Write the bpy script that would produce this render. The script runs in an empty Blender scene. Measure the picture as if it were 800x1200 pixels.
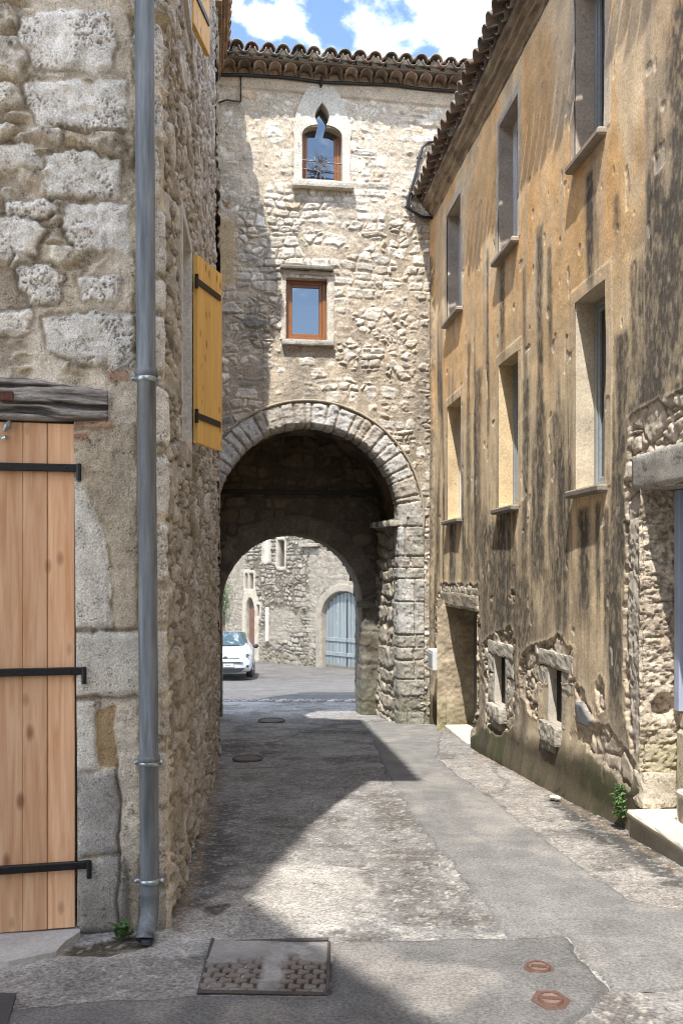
import bpy, bmesh, math, random
import numpy as np
from mathutils import Vector, Matrix
random.seed(7)
RNG = np.random.default_rng(11)
scene = bpy.context.scene
COL = scene.collection
CAMZ = 1.34
FX = 1100.0      # focal length in photograph pixels (800 wide)

# ------------------------------------------------------------------ numpy noise
def _hash(ix, iy, seed):
    ix = ix.astype(np.int64); iy = iy.astype(np.int64)
    h = (ix * 374761393 + iy * 668265263 + seed * 974634721) & 0xFFFFFFFF
    h = ((h ^ (h >> 13)) * 1274126177) & 0xFFFFFFFF
    h = ((h ^ (h >> 16)) * 2246822519) & 0xFFFFFFFF
    h = h ^ (h >> 15)
    return (h & 0xFFFFFF).astype(np.float64) / 16777216.0

def vn(x, y, seed=0):
    x, y = np.broadcast_arrays(np.asarray(x, float), np.asarray(y, float))
    ix = np.floor(x); iy = np.floor(y)
    fx = x - ix; fy = y - iy
    fx = fx * fx * (3 - 2 * fx); fy = fy * fy * (3 - 2 * fy)
    a = _hash(ix, iy, seed); b = _hash(ix + 1, iy, seed)
    c = _hash(ix, iy + 1, seed); d = _hash(ix + 1, iy + 1, seed)
    return (a * (1 - fx) + b * fx) * (1 - fy) + (c * (1 - fx) + d * fx) * fy

def fbm(x, y, seed=0, octv=4, gain=.5):
    t = 0; a = 1.0; n = 0
    for k in range(octv):
        t = t + a * vn(x * 2 ** k + 17.3 * k, y * 2 ** k - 9.1 * k, seed + k * 31); n += a; a *= gain
    return t / n            # 0..1, mean .5

def ss(a, b, x):
    t = np.clip((x - a) / (b - a), 0, 1)
    return t * t * (3 - 2 * t)

def lerp(a, b, t):
    return a * (1 - t) + b * t

def mix3(c0, c1, m):
    return c0 * (1 - m[..., None]) + np.asarray(c1, float) * m[..., None]

def vor(x, y, seed=0, jit=.9):
    """Voronoi cells: distance to the nearest cell border, and three random numbers per cell."""
    ix = np.floor(x); iy = np.floor(y)
    best = np.full(x.shape, 9e9); bx = np.zeros(x.shape); by = np.zeros(x.shape)
    cx = np.zeros(x.shape); cy = np.zeros(x.shape)
    for j in (-1, 0, 1):
        for i in (-1, 0, 1):
            gx = ix + i; gy = iy + j
            px = gx + .5 + jit * (_hash(gx, gy, seed) - .5) - x
            py = gy + .5 + jit * (_hash(gx, gy, seed + 77) - .5) - y
            d = px * px + py * py
            m = d < best
            best = np.where(m, d, best); bx = np.where(m, px, bx); by = np.where(m, py, by)
            cx = np.where(m, gx, cx); cy = np.where(m, gy, cy)
    edge = np.full(x.shape, 9e9)
    for j in (-2, -1, 0, 1, 2):
        for i in (-2, -1, 0, 1, 2):
            gx = cx + i; gy = cy + j
            if i == 0 and j == 0: continue
            px = gx + .5 + jit * (_hash(gx, gy, seed) - .5) - x
            py = gy + .5 + jit * (_hash(gx, gy, seed + 77) - .5) - y
            dx = px - bx; dy = py - by
            L = np.sqrt(dx * dx + dy * dy) + 1e-9
            e = ((px + bx) * .5 * dx + (py + by) * .5 * dy) / L
            edge = np.minimum(edge, e)
    return edge, _hash(cx, cy, seed + 5), _hash(cx, cy, seed + 6), _hash(cx, cy, seed + 7)

def rubble(S, Z, sx, sz, seed, warp=.35, big=.3):
    """Irregular rubble masonry: border distance in cell units, three random numbers per stone."""
    wx = warp * (fbm(S / sx * .9, Z / sz * .9, seed + 100, 3) - .5) * 2
    wy = warp * (fbm(S / sx * .9 + 50, Z / sz * .9, seed + 200, 3) - .5) * 2
    x = S / sx + wx; y = Z / sz + wy
    e, r1, r2, r3 = vor(x, y, seed)
    e2, q1, q2, q3 = vor(x / 1.9 + 3.3, y / 1.7 + 1.7, seed + 9)
    m = q1 < big
    e = np.where(m, e2 * 1.8, np.minimum(e, e2 * 1.8))
    return e, np.where(m, q2, r1), np.where(m, q3, r2), np.where(m, q1 / max(big, 1e-6), r3)

def ashlar(S, Z, w, h, seed):
    """Coursed dressed blocks: border distance in metres and two random numbers."""
    c = np.floor(Z / h + .25 * (_hash(np.floor(Z / h), np.zeros_like(Z), seed + 3) - .5))
    zz = Z - c * h
    off = _hash(c, np.zeros_like(c), seed) * w
    ww = w * (.75 + .5 * _hash(c, np.ones_like(c), seed))
    b = np.floor((S + off) / ww)
    xx = (S + off) - b * ww
    e = np.minimum(np.minimum(xx, ww - xx), np.minimum(zz, h - zz))
    return e, _hash(b, c, seed + 11), _hash(b, c, seed + 12)

def coursed(S, Z, w, h, seed, warp=.5, mixv=.5):
    """Roughly coursed rubble: distance to the joint in metres, three random numbers and a tilt per stone."""
    Zw = Z + h * warp * (fbm(S / w * .4, Z / h * .3, seed + 1, 3) - .5) * 2.6
    Sw = S + w * .3 * (fbm(S / w * 1.1, Z / h * .9, seed + 2, 2) - .5) * 2
    hs = h * (.55 + .95 * np.random.default_rng(seed).random(600)); cum = np.concatenate([[0], np.cumsum(hs)]) + Z.min() - 1.0
    j = np.clip(np.searchsorted(cum, Zw, side='right') - 1, 0, 598); zl = cum[j]; zh = cum[j + 1]; j = j.astype(float)
    ws = w * (.65 + .75 * _hash(j, j * 0, seed + 3)); u = Sw / ws + 20 * _hash(j, j * 0 + 2, seed + 3)
    bnd = lambda i: i + .8 * (_hash(i, j, seed + 4) - .5)
    i = np.floor(u); i = np.where(u < bnd(i), i - 1, i); i = np.where(u >= bnd(i + 1), i + 1, i); lo = bnd(i); hi = bnd(i + 1)
    ex = np.minimum(u - lo, hi - u) * ws; ez = np.minimum(Zw - zl, zh - Zw)
    r1, r2, r3 = _hash(i, j, seed + 5), _hash(i, j, seed + 6), _hash(i, j, seed + 7)
    rc = h * .34
    e = rc - np.hypot(np.maximum(rc - ex, 0), np.maximum(rc - ez, 0))
    tx = (u - (lo + hi) / 2) / np.maximum(hi - lo, .2) * 2; tz = (Zw - (zl + zh) / 2) / (zh - zl) * 2
    if mixv > 0:
        v = vn(S / w * .42 + 3, Z / h * .2, seed + 8) + .25 * (fbm(S / w, Z / h, seed + 9, 2) - .5)
        e2, q1, q2, q3 = rubble(S, Z, w * .85, h * 1.05, seed + 10, .35, .25)
        m = v > 1 - mixv
        e = np.where(m, e2 * h * .9, e); r1 = np.where(m, q1, r1); r2 = np.where(m, q2, r2); r3 = np.where(m, q3, r3)
        tx = np.where(m, 2 * vn(S / w * 1.3, Z / h * 1.3, seed + 12) - 1, tx); tz = np.where(m, 2 * vn(S / w * 1.3, Z / h * 1.3, seed + 13) - 1, tz)
        e = np.minimum(e, np.abs(v - (1 - mixv)) * w * 1.2)
    e = e + .10 * h * (fbm(S * 13, Z * 13, seed + 14, 3) - .5) - h * .10 * r3
    return e, r1, r2, r3, tx, tz

def ridged(x, y, seed=0, octv=4):
    t = 0; a = 1.0; n = 0
    for k in range(octv):
        t = t + a * (1 - np.abs(2 * vn(x * 2 ** k + 5.1 * k, y * 2 ** k + 7.7 * k, seed + 13 * k) - 1)); n += a; a *= .5
    return t / n

def poly_in(px, py, pts):
    """Point in polygon, vectorised."""
    inside = np.zeros(np.broadcast(px, py).shape, bool)
    n = len(pts)
    for i in range(n):
        x0, y0 = pts[i]; x1, y1 = pts[(i + 1) % n]
        if y0 == y1: continue
        c = ((y0 > py) != (y1 > py)) & (px < (x1 - x0) * (py - y0) / (y1 - y0) + x0)
        inside ^= c
    return inside

def poly_sd(px, py, pts):
    """Signed distance to a polygon (negative inside)."""
    d = np.full(np.broadcast(px, py).shape, 9e9)
    n = len(pts)
    for i in range(n):
        x0, y0 = pts[i]; x1, y1 = pts[(i + 1) % n]
        ex, ey = x1 - x0, y1 - y0
        t = np.clip(((px - x0) * ex + (py - y0) * ey) / (ex * ex + ey * ey + 1e-12), 0, 1)
        d = np.minimum(d, np.hypot(px - x0 - t * ex, py - y0 - t * ey))
    return np.where(poly_in(px, py, pts), -d, d)

# ------------------------------------------------------------------ materials
def new_mat(name):
    m = bpy.data.materials.new(name); m.use_nodes = True
    nt = m.node_tree; b = nt.nodes['Principled BSDF']
    return m, nt, b

def N(nt, typ, **kw):
    n = nt.nodes.new(typ)
    for k, v in kw.items():
        if k in n.inputs: n.inputs[k].default_value = v
        else: setattr(n, k, v)
    return n

def attr_mat(name, rough=.9, grain=90., amt=.35, bump=.35, bscale=None, pore=0., stretch=(1, 1, 1), bdist=.006, spec=.3):
    """Colour from the mesh's own 'Col' attribute, broken up by fine grain and pores."""
    m, nt, b = new_mat(name)
    L = nt.links.new
    at = N(nt, 'ShaderNodeAttribute'); at.attribute_name = 'Col'
    tc = N(nt, 'ShaderNodeTexCoord'); mp = N(nt, 'ShaderNodeMapping'); mp.inputs['Scale'].default_value = stretch
    L(tc.outputs['Object'], mp.inputs['Vector'])
    n1 = N(nt, 'ShaderNodeTexNoise', Scale=grain, Detail=5.0, Roughness=.65); L(mp.outputs[0], n1.inputs['Vector'])
    r1 = N(nt, 'ShaderNodeMapRange'); L(n1.outputs['Fac'], r1.inputs['Value'])
    r1.inputs['From Min'].default_value = .25; r1.inputs['From Max'].default_value = .75
    r1.inputs['To Min'].default_value = 1 - amt; r1.inputs['To Max'].default_value = 1 + amt
    nm = N(nt, 'ShaderNodeTexNoise', Scale=grain * .07, Detail=4.0, Roughness=.6); L(mp.outputs[0], nm.inputs['Vector'])
    rm = N(nt, 'ShaderNodeMapRange'); L(nm.outputs['Fac'], rm.inputs['Value'])
    rm.inputs['From Min'].default_value = .3; rm.inputs['From Max'].default_value = .7; rm.inputs['To Min'].default_value = .82; rm.inputs['To Max'].default_value = 1.18
    mm = N(nt, 'ShaderNodeMath', operation='MULTIPLY'); L(r1.outputs[0], mm.inputs[0]); L(rm.outputs[0], mm.inputs[1])
    mx = N(nt, 'ShaderNodeVectorMath', operation='SCALE'); L(at.outputs['Color'], mx.inputs[0]); L(mm.outputs[0], mx.inputs['Scale'])
    out = mx.outputs[0]
    hgt = n1.outputs['Fac']
    if pore > 0:
        v = N(nt, 'ShaderNodeTexNoise', Scale=grain * .8, Detail=4.0, Roughness=.7, Distortion=.5); L(mp.outputs[0], v.inputs['Vector'])
        n3 = N(nt, 'ShaderNodeTexNoise', Scale=grain * .12, Detail=3.0); L(mp.outputs[0], n3.inputs['Vector'])
        th = N(nt, 'ShaderNodeMapRange'); L(n3.outputs['Fac'], th.inputs['Value'])
        th.inputs['From Min'].default_value = .4; th.inputs['From Max'].default_value = .7
        th.inputs['To Min'].default_value = .28; th.inputs['To Max'].default_value = .46
        sb = N(nt, 'ShaderNodeMath', operation='SUBTRACT'); L(v.outputs['Fac'], sb.inputs[0]); L(th.outputs[0], sb.inputs[1])
        pr = N(nt, 'ShaderNodeMapRange'); L(sb.outputs[0], pr.inputs['Value'])
        pr.inputs['From Min'].default_value = -.04; pr.inputs['From Max'].default_value = .035
        pr.inputs['To Min'].default_value = 1 - pore; pr.inputs['To Max'].default_value = 1
        m2 = N(nt, 'ShaderNodeVectorMath', operation='SCALE'); L(out, m2.inputs[0]); L(pr.outputs[0], m2.inputs['Scale']); out = m2.outputs[0]
        ad = N(nt, 'ShaderNodeMath', operation='ADD'); L(hgt, ad.inputs[0]); L(pr.outputs[0], ad.inputs[1]); hgt = ad.outputs[0]
    L(out, b.inputs['Base Color'])
    b.inputs['Roughness'].default_value = rough
    b.inputs['Specular IOR Level'].default_value = spec
    if bump > 0:
        bp = N(nt, 'ShaderNodeBump'); bp.inputs['Strength'].default_value = bump; bp.inputs['Distance'].default_value = bdist
        n2 = N(nt, 'ShaderNodeTexNoise', Scale=bscale or grain * .45, Detail=6.0, Roughness=.7); L(mp.outputs[0], n2.inputs['Vector'])
        a2 = N(nt, 'ShaderNodeMath', operation='ADD'); L(n2.outputs['Fac'], a2.inputs[0]); L(hgt, a2.inputs[1])
        L(a2.outputs[0], bp.inputs['Height']); L(bp.outputs[0], b.inputs['Normal'])
    return m

def plain_mat(name, c, rough=.6, metal=0., grain=30., amt=.15, bump=.1, stretch=(1, 1, 1), spec=.5, bdist=.003):
    m, nt, b = new_mat(name); L = nt.links.new
    tc = N(nt, 'ShaderNodeTexCoord'); mp = N(nt, 'ShaderNodeMapping'); mp.inputs['Scale'].default_value = stretch
    L(tc.outputs['Object'], mp.inputs['Vector'])
    n1 = N(nt, 'ShaderNodeTexNoise', Scale=grain, Detail=5.0, Roughness=.6); L(mp.outputs[0], n1.inputs['Vector'])
    rp = N(nt, 'ShaderNodeMapRange'); L(n1.outputs['Fac'], rp.inputs['Value'])
    rp.inputs['From Min'].default_value = .3; rp.inputs['From Max'].default_value = .7
    rp.inputs['To Min'].default_value = 1 - amt; rp.inputs['To Max'].default_value = 1 + amt
    mx = N(nt, 'ShaderNodeVectorMath', operation='SCALE'); mx.inputs[0].default_value = c; L(rp.outputs[0], mx.inputs['Scale'])
    L(mx.outputs[0], b.inputs['Base Color'])
    b.inputs['Roughness'].default_value = rough; b.inputs['Metallic'].default_value = metal
    b.inputs['Specular IOR Level'].default_value = spec
    if bump > 0:
        bp = N(nt, 'ShaderNodeBump'); bp.inputs['Strength'].default_value = bump; bp.inputs['Distance'].default_value = bdist
        L(n1.outputs['Fac'], bp.inputs['Height']); L(bp.outputs[0], b.inputs['Normal'])
    return m

def wood_mat(name, c0, c1, knot=(.16, .06, .02), rough=.6, gs=1.0, weather=0.):
    """Softwood boards: long grain along z, knots, per-board tone from 'Col'."""
    m, nt, b = new_mat(name); L = nt.links.new
    tc = N(nt, 'ShaderNodeTexCoord'); mp = N(nt, 'ShaderNodeMapping'); mp.inputs['Scale'].default_value = (38 * gs, 38 * gs, 2.2 * gs)
    L(tc.outputs['Object'], mp.inputs['Vector'])
    n1 = N(nt, 'ShaderNodeTexNoise', Scale=1.0, Detail=4.0, Roughness=.55, Distortion=.6); L(mp.outputs[0], n1.inputs['Vector'])
    cr = N(nt, 'ShaderNodeValToRGB'); L(n1.outputs['Fac'], cr.inputs[0])
    cr.color_ramp.elements[0].position = .3; cr.color_ramp.elements[0].color = (*c0, 1)
    cr.color_ramp.elements[1].position = .68; cr.color_ramp.elements[1].color = (*c1, 1)
    # knots
    mp2 = N(nt, 'ShaderNodeMapping'); mp2.inputs['Scale'].default_value = (9 * gs, 9 * gs, 4.2 * gs); L(tc.outputs['Object'], mp2.inputs['Vector'])
    v = N(nt, 'ShaderNodeTexVoronoi', Scale=1.0, Randomness=1.0); L(mp2.outputs[0], v.inputs['Vector'])
    kr = N(nt, 'ShaderNodeMapRange'); L(v.outputs['Distance'], kr.inputs['Value'])
    kr.inputs['From Min'].default_value = .08; kr.inputs['From Max'].default_value = .2; kr.inputs['To Min'].default_value = .85; kr.inputs['To Max'].default_value = 0
    mk = N(nt, 'ShaderNodeMix', data_type='RGBA'); L(kr.outputs[0], mk.inputs['Factor']); L(cr.outputs[0], mk.inputs['A']); mk.inputs['B'].default_value = (*knot, 1)
    at = N(nt, 'ShaderNodeAttribute'); at.attribute_name = 'Col'
    mu = N(nt, 'ShaderNodeVectorMath', operation='MULTIPLY'); L(mk.outputs['Result'], mu.inputs[0]); L(at.outputs['Color'], mu.inputs[1])
    L(mu.outputs[0], b.inputs['Base Color']); b.inputs['Roughness'].default_value = rough; b.inputs['Specular IOR Level'].default_value = .3
    bp = N(nt, 'ShaderNodeBump'); bp.inputs['Strength'].default_value = .25 + weather; bp.inputs['Distance'].default_value = .003
    L(n1.outputs['Fac'], bp.inputs['Height']); L(bp.outputs[0], b.inputs['Normal'])
    return m

def glass_mat(name, c=(.015, .018, .02), ior=2.8, rough=.02):
    m, nt, b = new_mat(name)
    b.inputs['Base Color'].default_value = (*c, 1); b.inputs['Roughness'].default_value = rough; b.inputs['IOR'].default_value = ior
    nz = N(nt, 'ShaderNodeTexNoise', Scale=2.5, Detail=1.0)
    tc = N(nt, 'ShaderNodeTexCoord'); nt.links.new(tc.outputs['Object'], nz.inputs['Vector'])
    bp = N(nt, 'ShaderNodeBump'); bp.inputs['Strength'].default_value = .05; bp.inputs['Distance'].default_value = .02
    nt.links.new(nz.outputs['Fac'], bp.inputs['Height']); nt.links.new(bp.outputs[0], b.inputs['Normal'])
    return m

# ------------------------------------------------------------------ objects
def tag(o, label=None, cat=None, group=None, kind=None):
    if label: o['label'] = label
    if cat: o['category'] = cat
    if group: o['group'] = group
    if kind: o['kind'] = kind
    return o

def thing(name, loc, label, cat, group=None):
    o = bpy.data.objects.new(name, None); COL.objects.link(o); o.location = loc; o.empty_display_size = .2
    return tag(o, label, cat, group)

def attach(o, parent):
    if parent is None: return o
    o.parent = parent
    o.matrix_parent_inverse = Matrix.Translation(-parent.location)      # parts keep world coordinates
    return o

def link_mesh(name, V, F4, mat, parent=None, col=None, smooth=True, F_any=None):
    """V (n,3) array; F4 (m,4) int array of quads, or F_any a list of faces."""
    me = bpy.data.meshes.new(name)
    if F_any is None:
        V = np.ascontiguousarray(V, np.float32); F4 = np.ascontiguousarray(F4, np.int32)
        me.vertices.add(len(V)); me.vertices.foreach_set('co', V.ravel())
        me.loops.add(F4.size); me.loops.foreach_set('vertex_index', F4.ravel())
        me.polygons.add(len(F4)); me.polygons.foreach_set('loop_start', np.arange(0, F4.size, 4, dtype=np.int32))
        me.update(calc_edges=True)
    else:
        me.from_pydata([tuple(v) for v in V], [], F_any); me.update()
    me.polygons.foreach_set('use_smooth', np.full(len(me.polygons), smooth, bool))
    if col is None: col = np.ones((len(V), 3))
    a = me.attributes.new('Col', 'FLOAT_COLOR', 'POINT')
    c = np.ones((len(V), 4), np.float32); c[:, :3] = col
    a.data.foreach_set('color', c.ravel())
    if mat: me.materials.append(mat)
    o = bpy.data.objects.new(name, me); COL.objects.link(o)
    attach(o, parent)
    return o

def field(name, P, col, mat, parent=None, hole=None, smooth=True, flip=False):
    """P (nv,nu,3) grid of points -> one mesh; hole (nv-1,nu-1) True removes faces."""
    nv, nu = P.shape[:2]
    idx = np.arange(nv * nu).reshape(nv, nu)
    q = np.stack([idx[:-1, :-1], idx[:-1, 1:], idx[1:, 1:], idx[1:, :-1]], -1)
    if flip: q = q[..., ::-1]
    if hole is not None: q = q[~hole]
    q = q.reshape(-1, 4)
    used = np.zeros(nv * nu, bool); used[q.ravel()] = True
    remap = np.cumsum(used) - 1
    return link_mesh(name, P.reshape(-1, 3)[used], remap[q], mat, parent, col.reshape(-1, 3)[used], smooth)

def lines(a, b, step, extra=()):
    """Grid coordinates from a to b that pass exactly through the extra values."""
    base = np.linspace(a, b, max(2, int(round((b - a) / step)) + 1))
    ex = np.array([e for e in extra if a < e < b])
    if len(ex):
        keep = np.min(np.abs(base[:, None] - ex[None, :]), 1) > step * .45
        keep[0] = keep[-1] = True
        base = np.unique(np.concatenate([base[keep], ex]))
    return base

class MB:
    """Collects simple solids and links them as one mesh."""
    def __init__(s): s.v = []; s.f = []; s.c = []
    def add(s, V, F, col=(1, 1, 1)):
        n = len(s.v); s.v += [tuple(p) for p in V]; s.f += [tuple(i + n for i in f) for f in F]; s.c += [tuple(col)] * len(V)
    def box(s, fr, a0, a1, b0, b1, z0, z1, col=(1, 1, 1), bev=.004):
        """Bevelled box in frame coordinates: along, outward, up."""
        bev = min(bev, abs(a1 - a0) * .3, abs(b1 - b0) * .3, abs(z1 - z0) * .3)
        a0, a1 = sorted((a0, a1)); b0, b1 = sorted((b0, b1)); z0, z1 = sorted((z0, z1))
        A = (a0, a1); B = (b0, b1); Z = (z0, z1); V = []; I = {}
        for i in (0, 1):
            for j in (0, 1):
                for k in (0, 1):
                    sa = bev if i == 0 else -bev; sb = bev if j == 0 else -bev; sz = bev if k == 0 else -bev
                    for ax in range(3):
                        I[i, j, k, ax] = len(V)
                        V.append(fr.p(A[i] + (sa if ax != 0 else 0), B[j] + (sb if ax != 1 else 0), Z[k] + (sz if ax != 2 else 0)))
        F = []
        for i in (0, 1): F.append([I[i, j, k, 0] for j, k in ((0, 0), (1, 0), (1, 1), (0, 1))])
        for j in (0, 1): F.append([I[i, j, k, 1] for i, k in ((0, 0), (1, 0), (1, 1), (0, 1))])
        for k in (0, 1): F.append([I[i, j, k, 2] for i, j in ((0, 0), (1, 0), (1, 1), (0, 1))])
        for i in (0, 1):
            for j in (0, 1): F.append([I[i, j, 0, 0], I[i, j, 1, 0], I[i, j, 1, 1], I[i, j, 0, 1]])
        for i in (0, 1):
            for k in (0, 1): F.append([I[i, 0, k, 0], I[i, 1, k, 0], I[i, 1, k, 2], I[i, 0, k, 2]])
        for j in (0, 1):
            for k in (0, 1): F.append([I[0, j, k, 1], I[1, j, k, 1], I[1, j, k, 2], I[0, j, k, 2]])
        for i in (0, 1):
            for j in (0, 1):
                for k in (0, 1): F.append([I[i, j, k, 0], I[i, j, k, 1], I[i, j, k, 2]])
        s.add(V, F, col)
    def rock(s, fr, a0, a1, b0, b1, z0, z1, col=(1, 1, 1), amp=.012, seed=0, cell=.035):
        """Worn stone block: a subdivided box with softened edges and a broken surface."""
        from mathutils import noise as mn
        a0, a1 = sorted((a0, a1)); b0, b1 = sorted((b0, b1)); z0, z1 = sorted((z0, z1))
        bm = bmesh.new(); ext = (a1 - a0, b1 - b0, z1 - z0); n = [max(2, min(26, int(e / cell) + 1)) for e in ext]; cache = {}
        def vert(i, j, k):
            if (i, j, k) not in cache: cache[i, j, k] = bm.verts.new((a0 + ext[0] * i / n[0], b0 + ext[1] * j / n[1], z0 + ext[2] * k / n[2]))
            return cache[i, j, k]
        for ax in range(3):
            u, v = [q for q in range(3) if q != ax]
            for side in (0, n[ax]):
                for p in range(n[u]):
                    for q in range(n[v]):
                        f = []
                        for dp, dq in ((0, 0), (1, 0), (1, 1), (0, 1)):
                            c = [0, 0, 0]; c[ax] = side; c[u] = p + dp; c[v] = q + dq; f.append(vert(*c))
                        bm.faces.new(f)
        for _ in range(2): bmesh.ops.smooth_vert(bm, verts=bm.verts, factor=.3, use_axis_x=True, use_axis_y=True, use_axis_z=True)
        bm.normal_update(); o = Vector((seed * 3.7, seed * 1.9, seed * 5.3)); mv = []
        for vtx in bm.verts:
            c = vtx.co
            h = mn.noise(c * 5 + o) * .9 + mn.noise(c * 14 + o) * .55 + mn.noise(c * 38 + o) * .35 - .5 * max(0, mn.noise(c * 22 + o * 2) - .25)
            mv.append(c + vtx.normal * h * amp)
        bm.verts.index_update()
        s_n = len(s.v); k = seed * .61
        s.v += [tuple(fr.p(*m)) for m in mv]; s.f += [tuple(x.index + s_n for x in f.verts) for f in bm.faces]
        for m in mv:
            t = .82 + .36 * (mn.noise(m * 9 + o) * .5 + .5); s.c.append(tuple(np.array(col) * t))
        bm.free()
    def tube(s, pts, r, n=8, col=(1, 1, 1), cap=True):
        pts = [Vector(p) for p in pts]; rr = r if isinstance(r, (list, tuple)) else [r] * len(pts)
        V = []; F = []; up = None
        for i, p in enumerate(pts):
            t = (pts[min(i + 1, len(pts) - 1)] - pts[max(i - 1, 0)]).normalized()
            if up is None:
                up = Vector((0, 0, 1)) if abs(t.z) < .9 else Vector((1, 0, 0))
            x = t.cross(up).normalized(); y = x.cross(t).normalized(); up = y
            for k in range(n):
                a = 2 * math.pi * k / n
                V.append(p + (x * math.cos(a) + y * math.sin(a)) * rr[i])
        for i in range(len(pts) - 1):
            for k in range(n):
                F.append((i * n + k, i * n + (k + 1) % n, (i + 1) * n + (k + 1) % n, (i + 1) * n + k))
        if cap: F.append(tuple(range(n - 1, -1, -1))); F.append(tuple((len(pts) - 1) * n + k for k in range(n)))
        s.add(V, F, col)
    def shell(s, o, ax, up, L, r0, r1, th=.014, n=8, col=(1, 1, 1), span=math.pi, inv=False):
        """Half-round roof tile: starts at o, runs along ax for L; convex towards up."""
        ax = Vector(ax).normalized(); up = Vector(up); up = (up - ax * up.dot(ax)).normalized(); sd = ax.cross(up)
        if inv: up = -up
        V = []; F = []
        for e, (d, r) in enumerate(((0, r0), (L, r1))):
            for ring in (r, r - th):
                for k in range(n + 1):
                    a = (math.pi - span) / 2 + span * k / n
                    V.append(Vector(o) + ax * d + sd * (math.cos(a) * ring) + up * (math.sin(a) * ring))
        m = n + 1
        for k in range(n):
            F.append((k, k + 1, 2 * m + k + 1, 2 * m + k)); F.append((m + k + 1, m + k, 3 * m + k, 3 * m + k + 1))
            F.append((k + 1, k, m + k, m + k + 1)); F.append((2 * m + k, 2 * m + k + 1, 3 * m + k + 1, 3 * m + k))
        F.append((0, m, 3 * m, 2 * m)); F.append((n, 2 * m + n, 3 * m + n, m + n))
        F = [tuple(f) for f in F]
        s.add(V, F, col)
    def prism(s, fr, pts, b0, b1, col=(1, 1, 1)):
        """Outline (along, up) extruded from outward b0 to b1."""
        n = len(pts); V = [fr.p(a, b0, z) for a, z in pts] + [fr.p(a, b1, z) for a, z in pts]
        F = [tuple(range(n)), tuple(range(2 * n - 1, n - 1, -1))] + [(i, n + i, n + (i + 1) % n, (i + 1) % n) for i in range(n)]
        s.add(V, F, col)
    def ring(s, fr, inner, outer, b0, b1, col=(1, 1, 1)):
        """Frame between two outlines of equal length (along, up), from outward b0 (front) back to b1."""
        n = len(inner)
        V = [fr.p(a, b0, z) for a, z in inner] + [fr.p(a, b0, z) for a, z in outer] + [fr.p(a, b1, z) for a, z in inner] + [fr.p(a, b1, z) for a, z in outer]
        F = []
        for i in range(n):
            j = (i + 1) % n
            F += [(i, j, n + j, n + i), (i, 2 * n + i, 2 * n + j, j), (n + i, n + j, 3 * n + j, 3 * n + i), (2 * n + i, 3 * n + i, 3 * n + j, 2 * n + j)]
        s.add(V, F, col)
    def build(s, name, mat, parent=None, smooth=False):
        o = link_mesh(name, np.array(s.v), None, mat, parent, np.array(s.c), smooth, F_any=s.f)
        bm = bmesh.new(); bm.from_mesh(o.data); bmesh.ops.recalc_face_normals(bm, faces=bm.faces); bm.to_mesh(o.data); bm.free()
        return o

class Frame:
    """A vertical wall plane: origin, direction along it, outward normal."""
    def __init__(s, ox, oy, ux, uy, flipn=False):
        L = math.hypot(ux, uy); s.ox, s.oy, s.ux, s.uy = ox, oy, ux / L, uy / L
        s.nx, s.ny = s.uy, -s.ux
        if flipn: s.nx, s.ny = -s.nx, -s.ny
    def p(s, a, b, z): return Vector((s.ox + s.ux * a + s.nx * b, s.oy + s.uy * a + s.ny * b, z))
    def P(s, A, B, Z):
        A, B, Z = np.broadcast_arrays(A, B, Z)
        return np.stack([s.ox + s.ux * A + s.nx * B, s.oy + s.uy * A + s.ny * B, Z], -1)
    def sz(s, px, py):
        """Where the line of sight of a photograph pixel meets this plane."""
        k = (px - 400) / FX
        a = (k * s.oy - s.ox) / (s.ux - k * s.uy)
        D = s.oy + s.uy * a
        return a, CAMZ + (664 - py) / FX * D
    def inv(s, A, Z):
        X = s.ox + s.ux * A; D = s.oy + s.uy * A
        return 400 + FX * X / D, 664 - (Z - CAMZ) / D * FX

GY = [-60, 0, 13, 17, 20, 32, 37, 42, 60, 900]
GZ = [3.87, 0, -.84, -1.10, -1.36, -2.57, -2.83, -2.92, -3.1, -4]
def gz(y): return np.interp(y, GY, GZ)
def G(px, py):
    """Photograph pixel to ground point (street between the camera and the gate)."""
    D = CAMZ * FX / (py - 664 - 71.07)
    return ((px - 400) / FX * D, D)
WORLD = Frame(0, 0, 1, 0)            # along x, outward towards -y
SUN_E = 1.8; SKY_S = .08; EXPO = 2.05; CLOUD_OFF = (2.3, 1.2, .2); CLOUD_C = (42, 42, 42, 1)
# ------------------------------------------------------------------ shared materials
M_STONE = attr_mat('rubble_stone', .92, 75, .42, .8, 50, .6)
M_FRONT = attr_mat('quoin_limestone', .92, 135, .5, .8, 95, .6, bdist=.008)
M_PLASTER = attr_mat('old_plaster', .92, 60, .30, .4, 40, .25)
M_TOWER = attr_mat('gate_stone', .92, 50, .42, .8, 36, .45)
M_TILE = attr_mat('clay_tile', .85, 60, .3, .3, 40, .2)
M_IRON = plain_mat('black_iron', (.012, .012, .013), .45, .3, 80, .3, .1)
M_ZINC = plain_mat('zinc', (.165, .182, .194), .6, .3, 6, .42, .2, (6, 6, .5))
M_ZINCL = plain_mat('zinc_bright', (.42, .48, .5), .3, .8, 30, .15, .05)
M_PINE = wood_mat('pine_boards', (.80, .52, .325), (.60, .315, .16), (.27, .115, .05), .6)
M_OAK = wood_mat('varnished_shutter', (.80, .50, .165), (.66, .38, .10), (.25, .09, .02), .5, 1.3)
M_GREYWOOD = attr_mat('weathered_beam', .9, 30, .45, .7, 30, .1, (.25, 4, 4), .01)
M_BROWN = plain_mat('brown_window_wood', (.26, .105, .035), .4, 0, 25, .2, .05, (6, 6, 1))
M_GLASS = glass_mat('window_glass')
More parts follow.
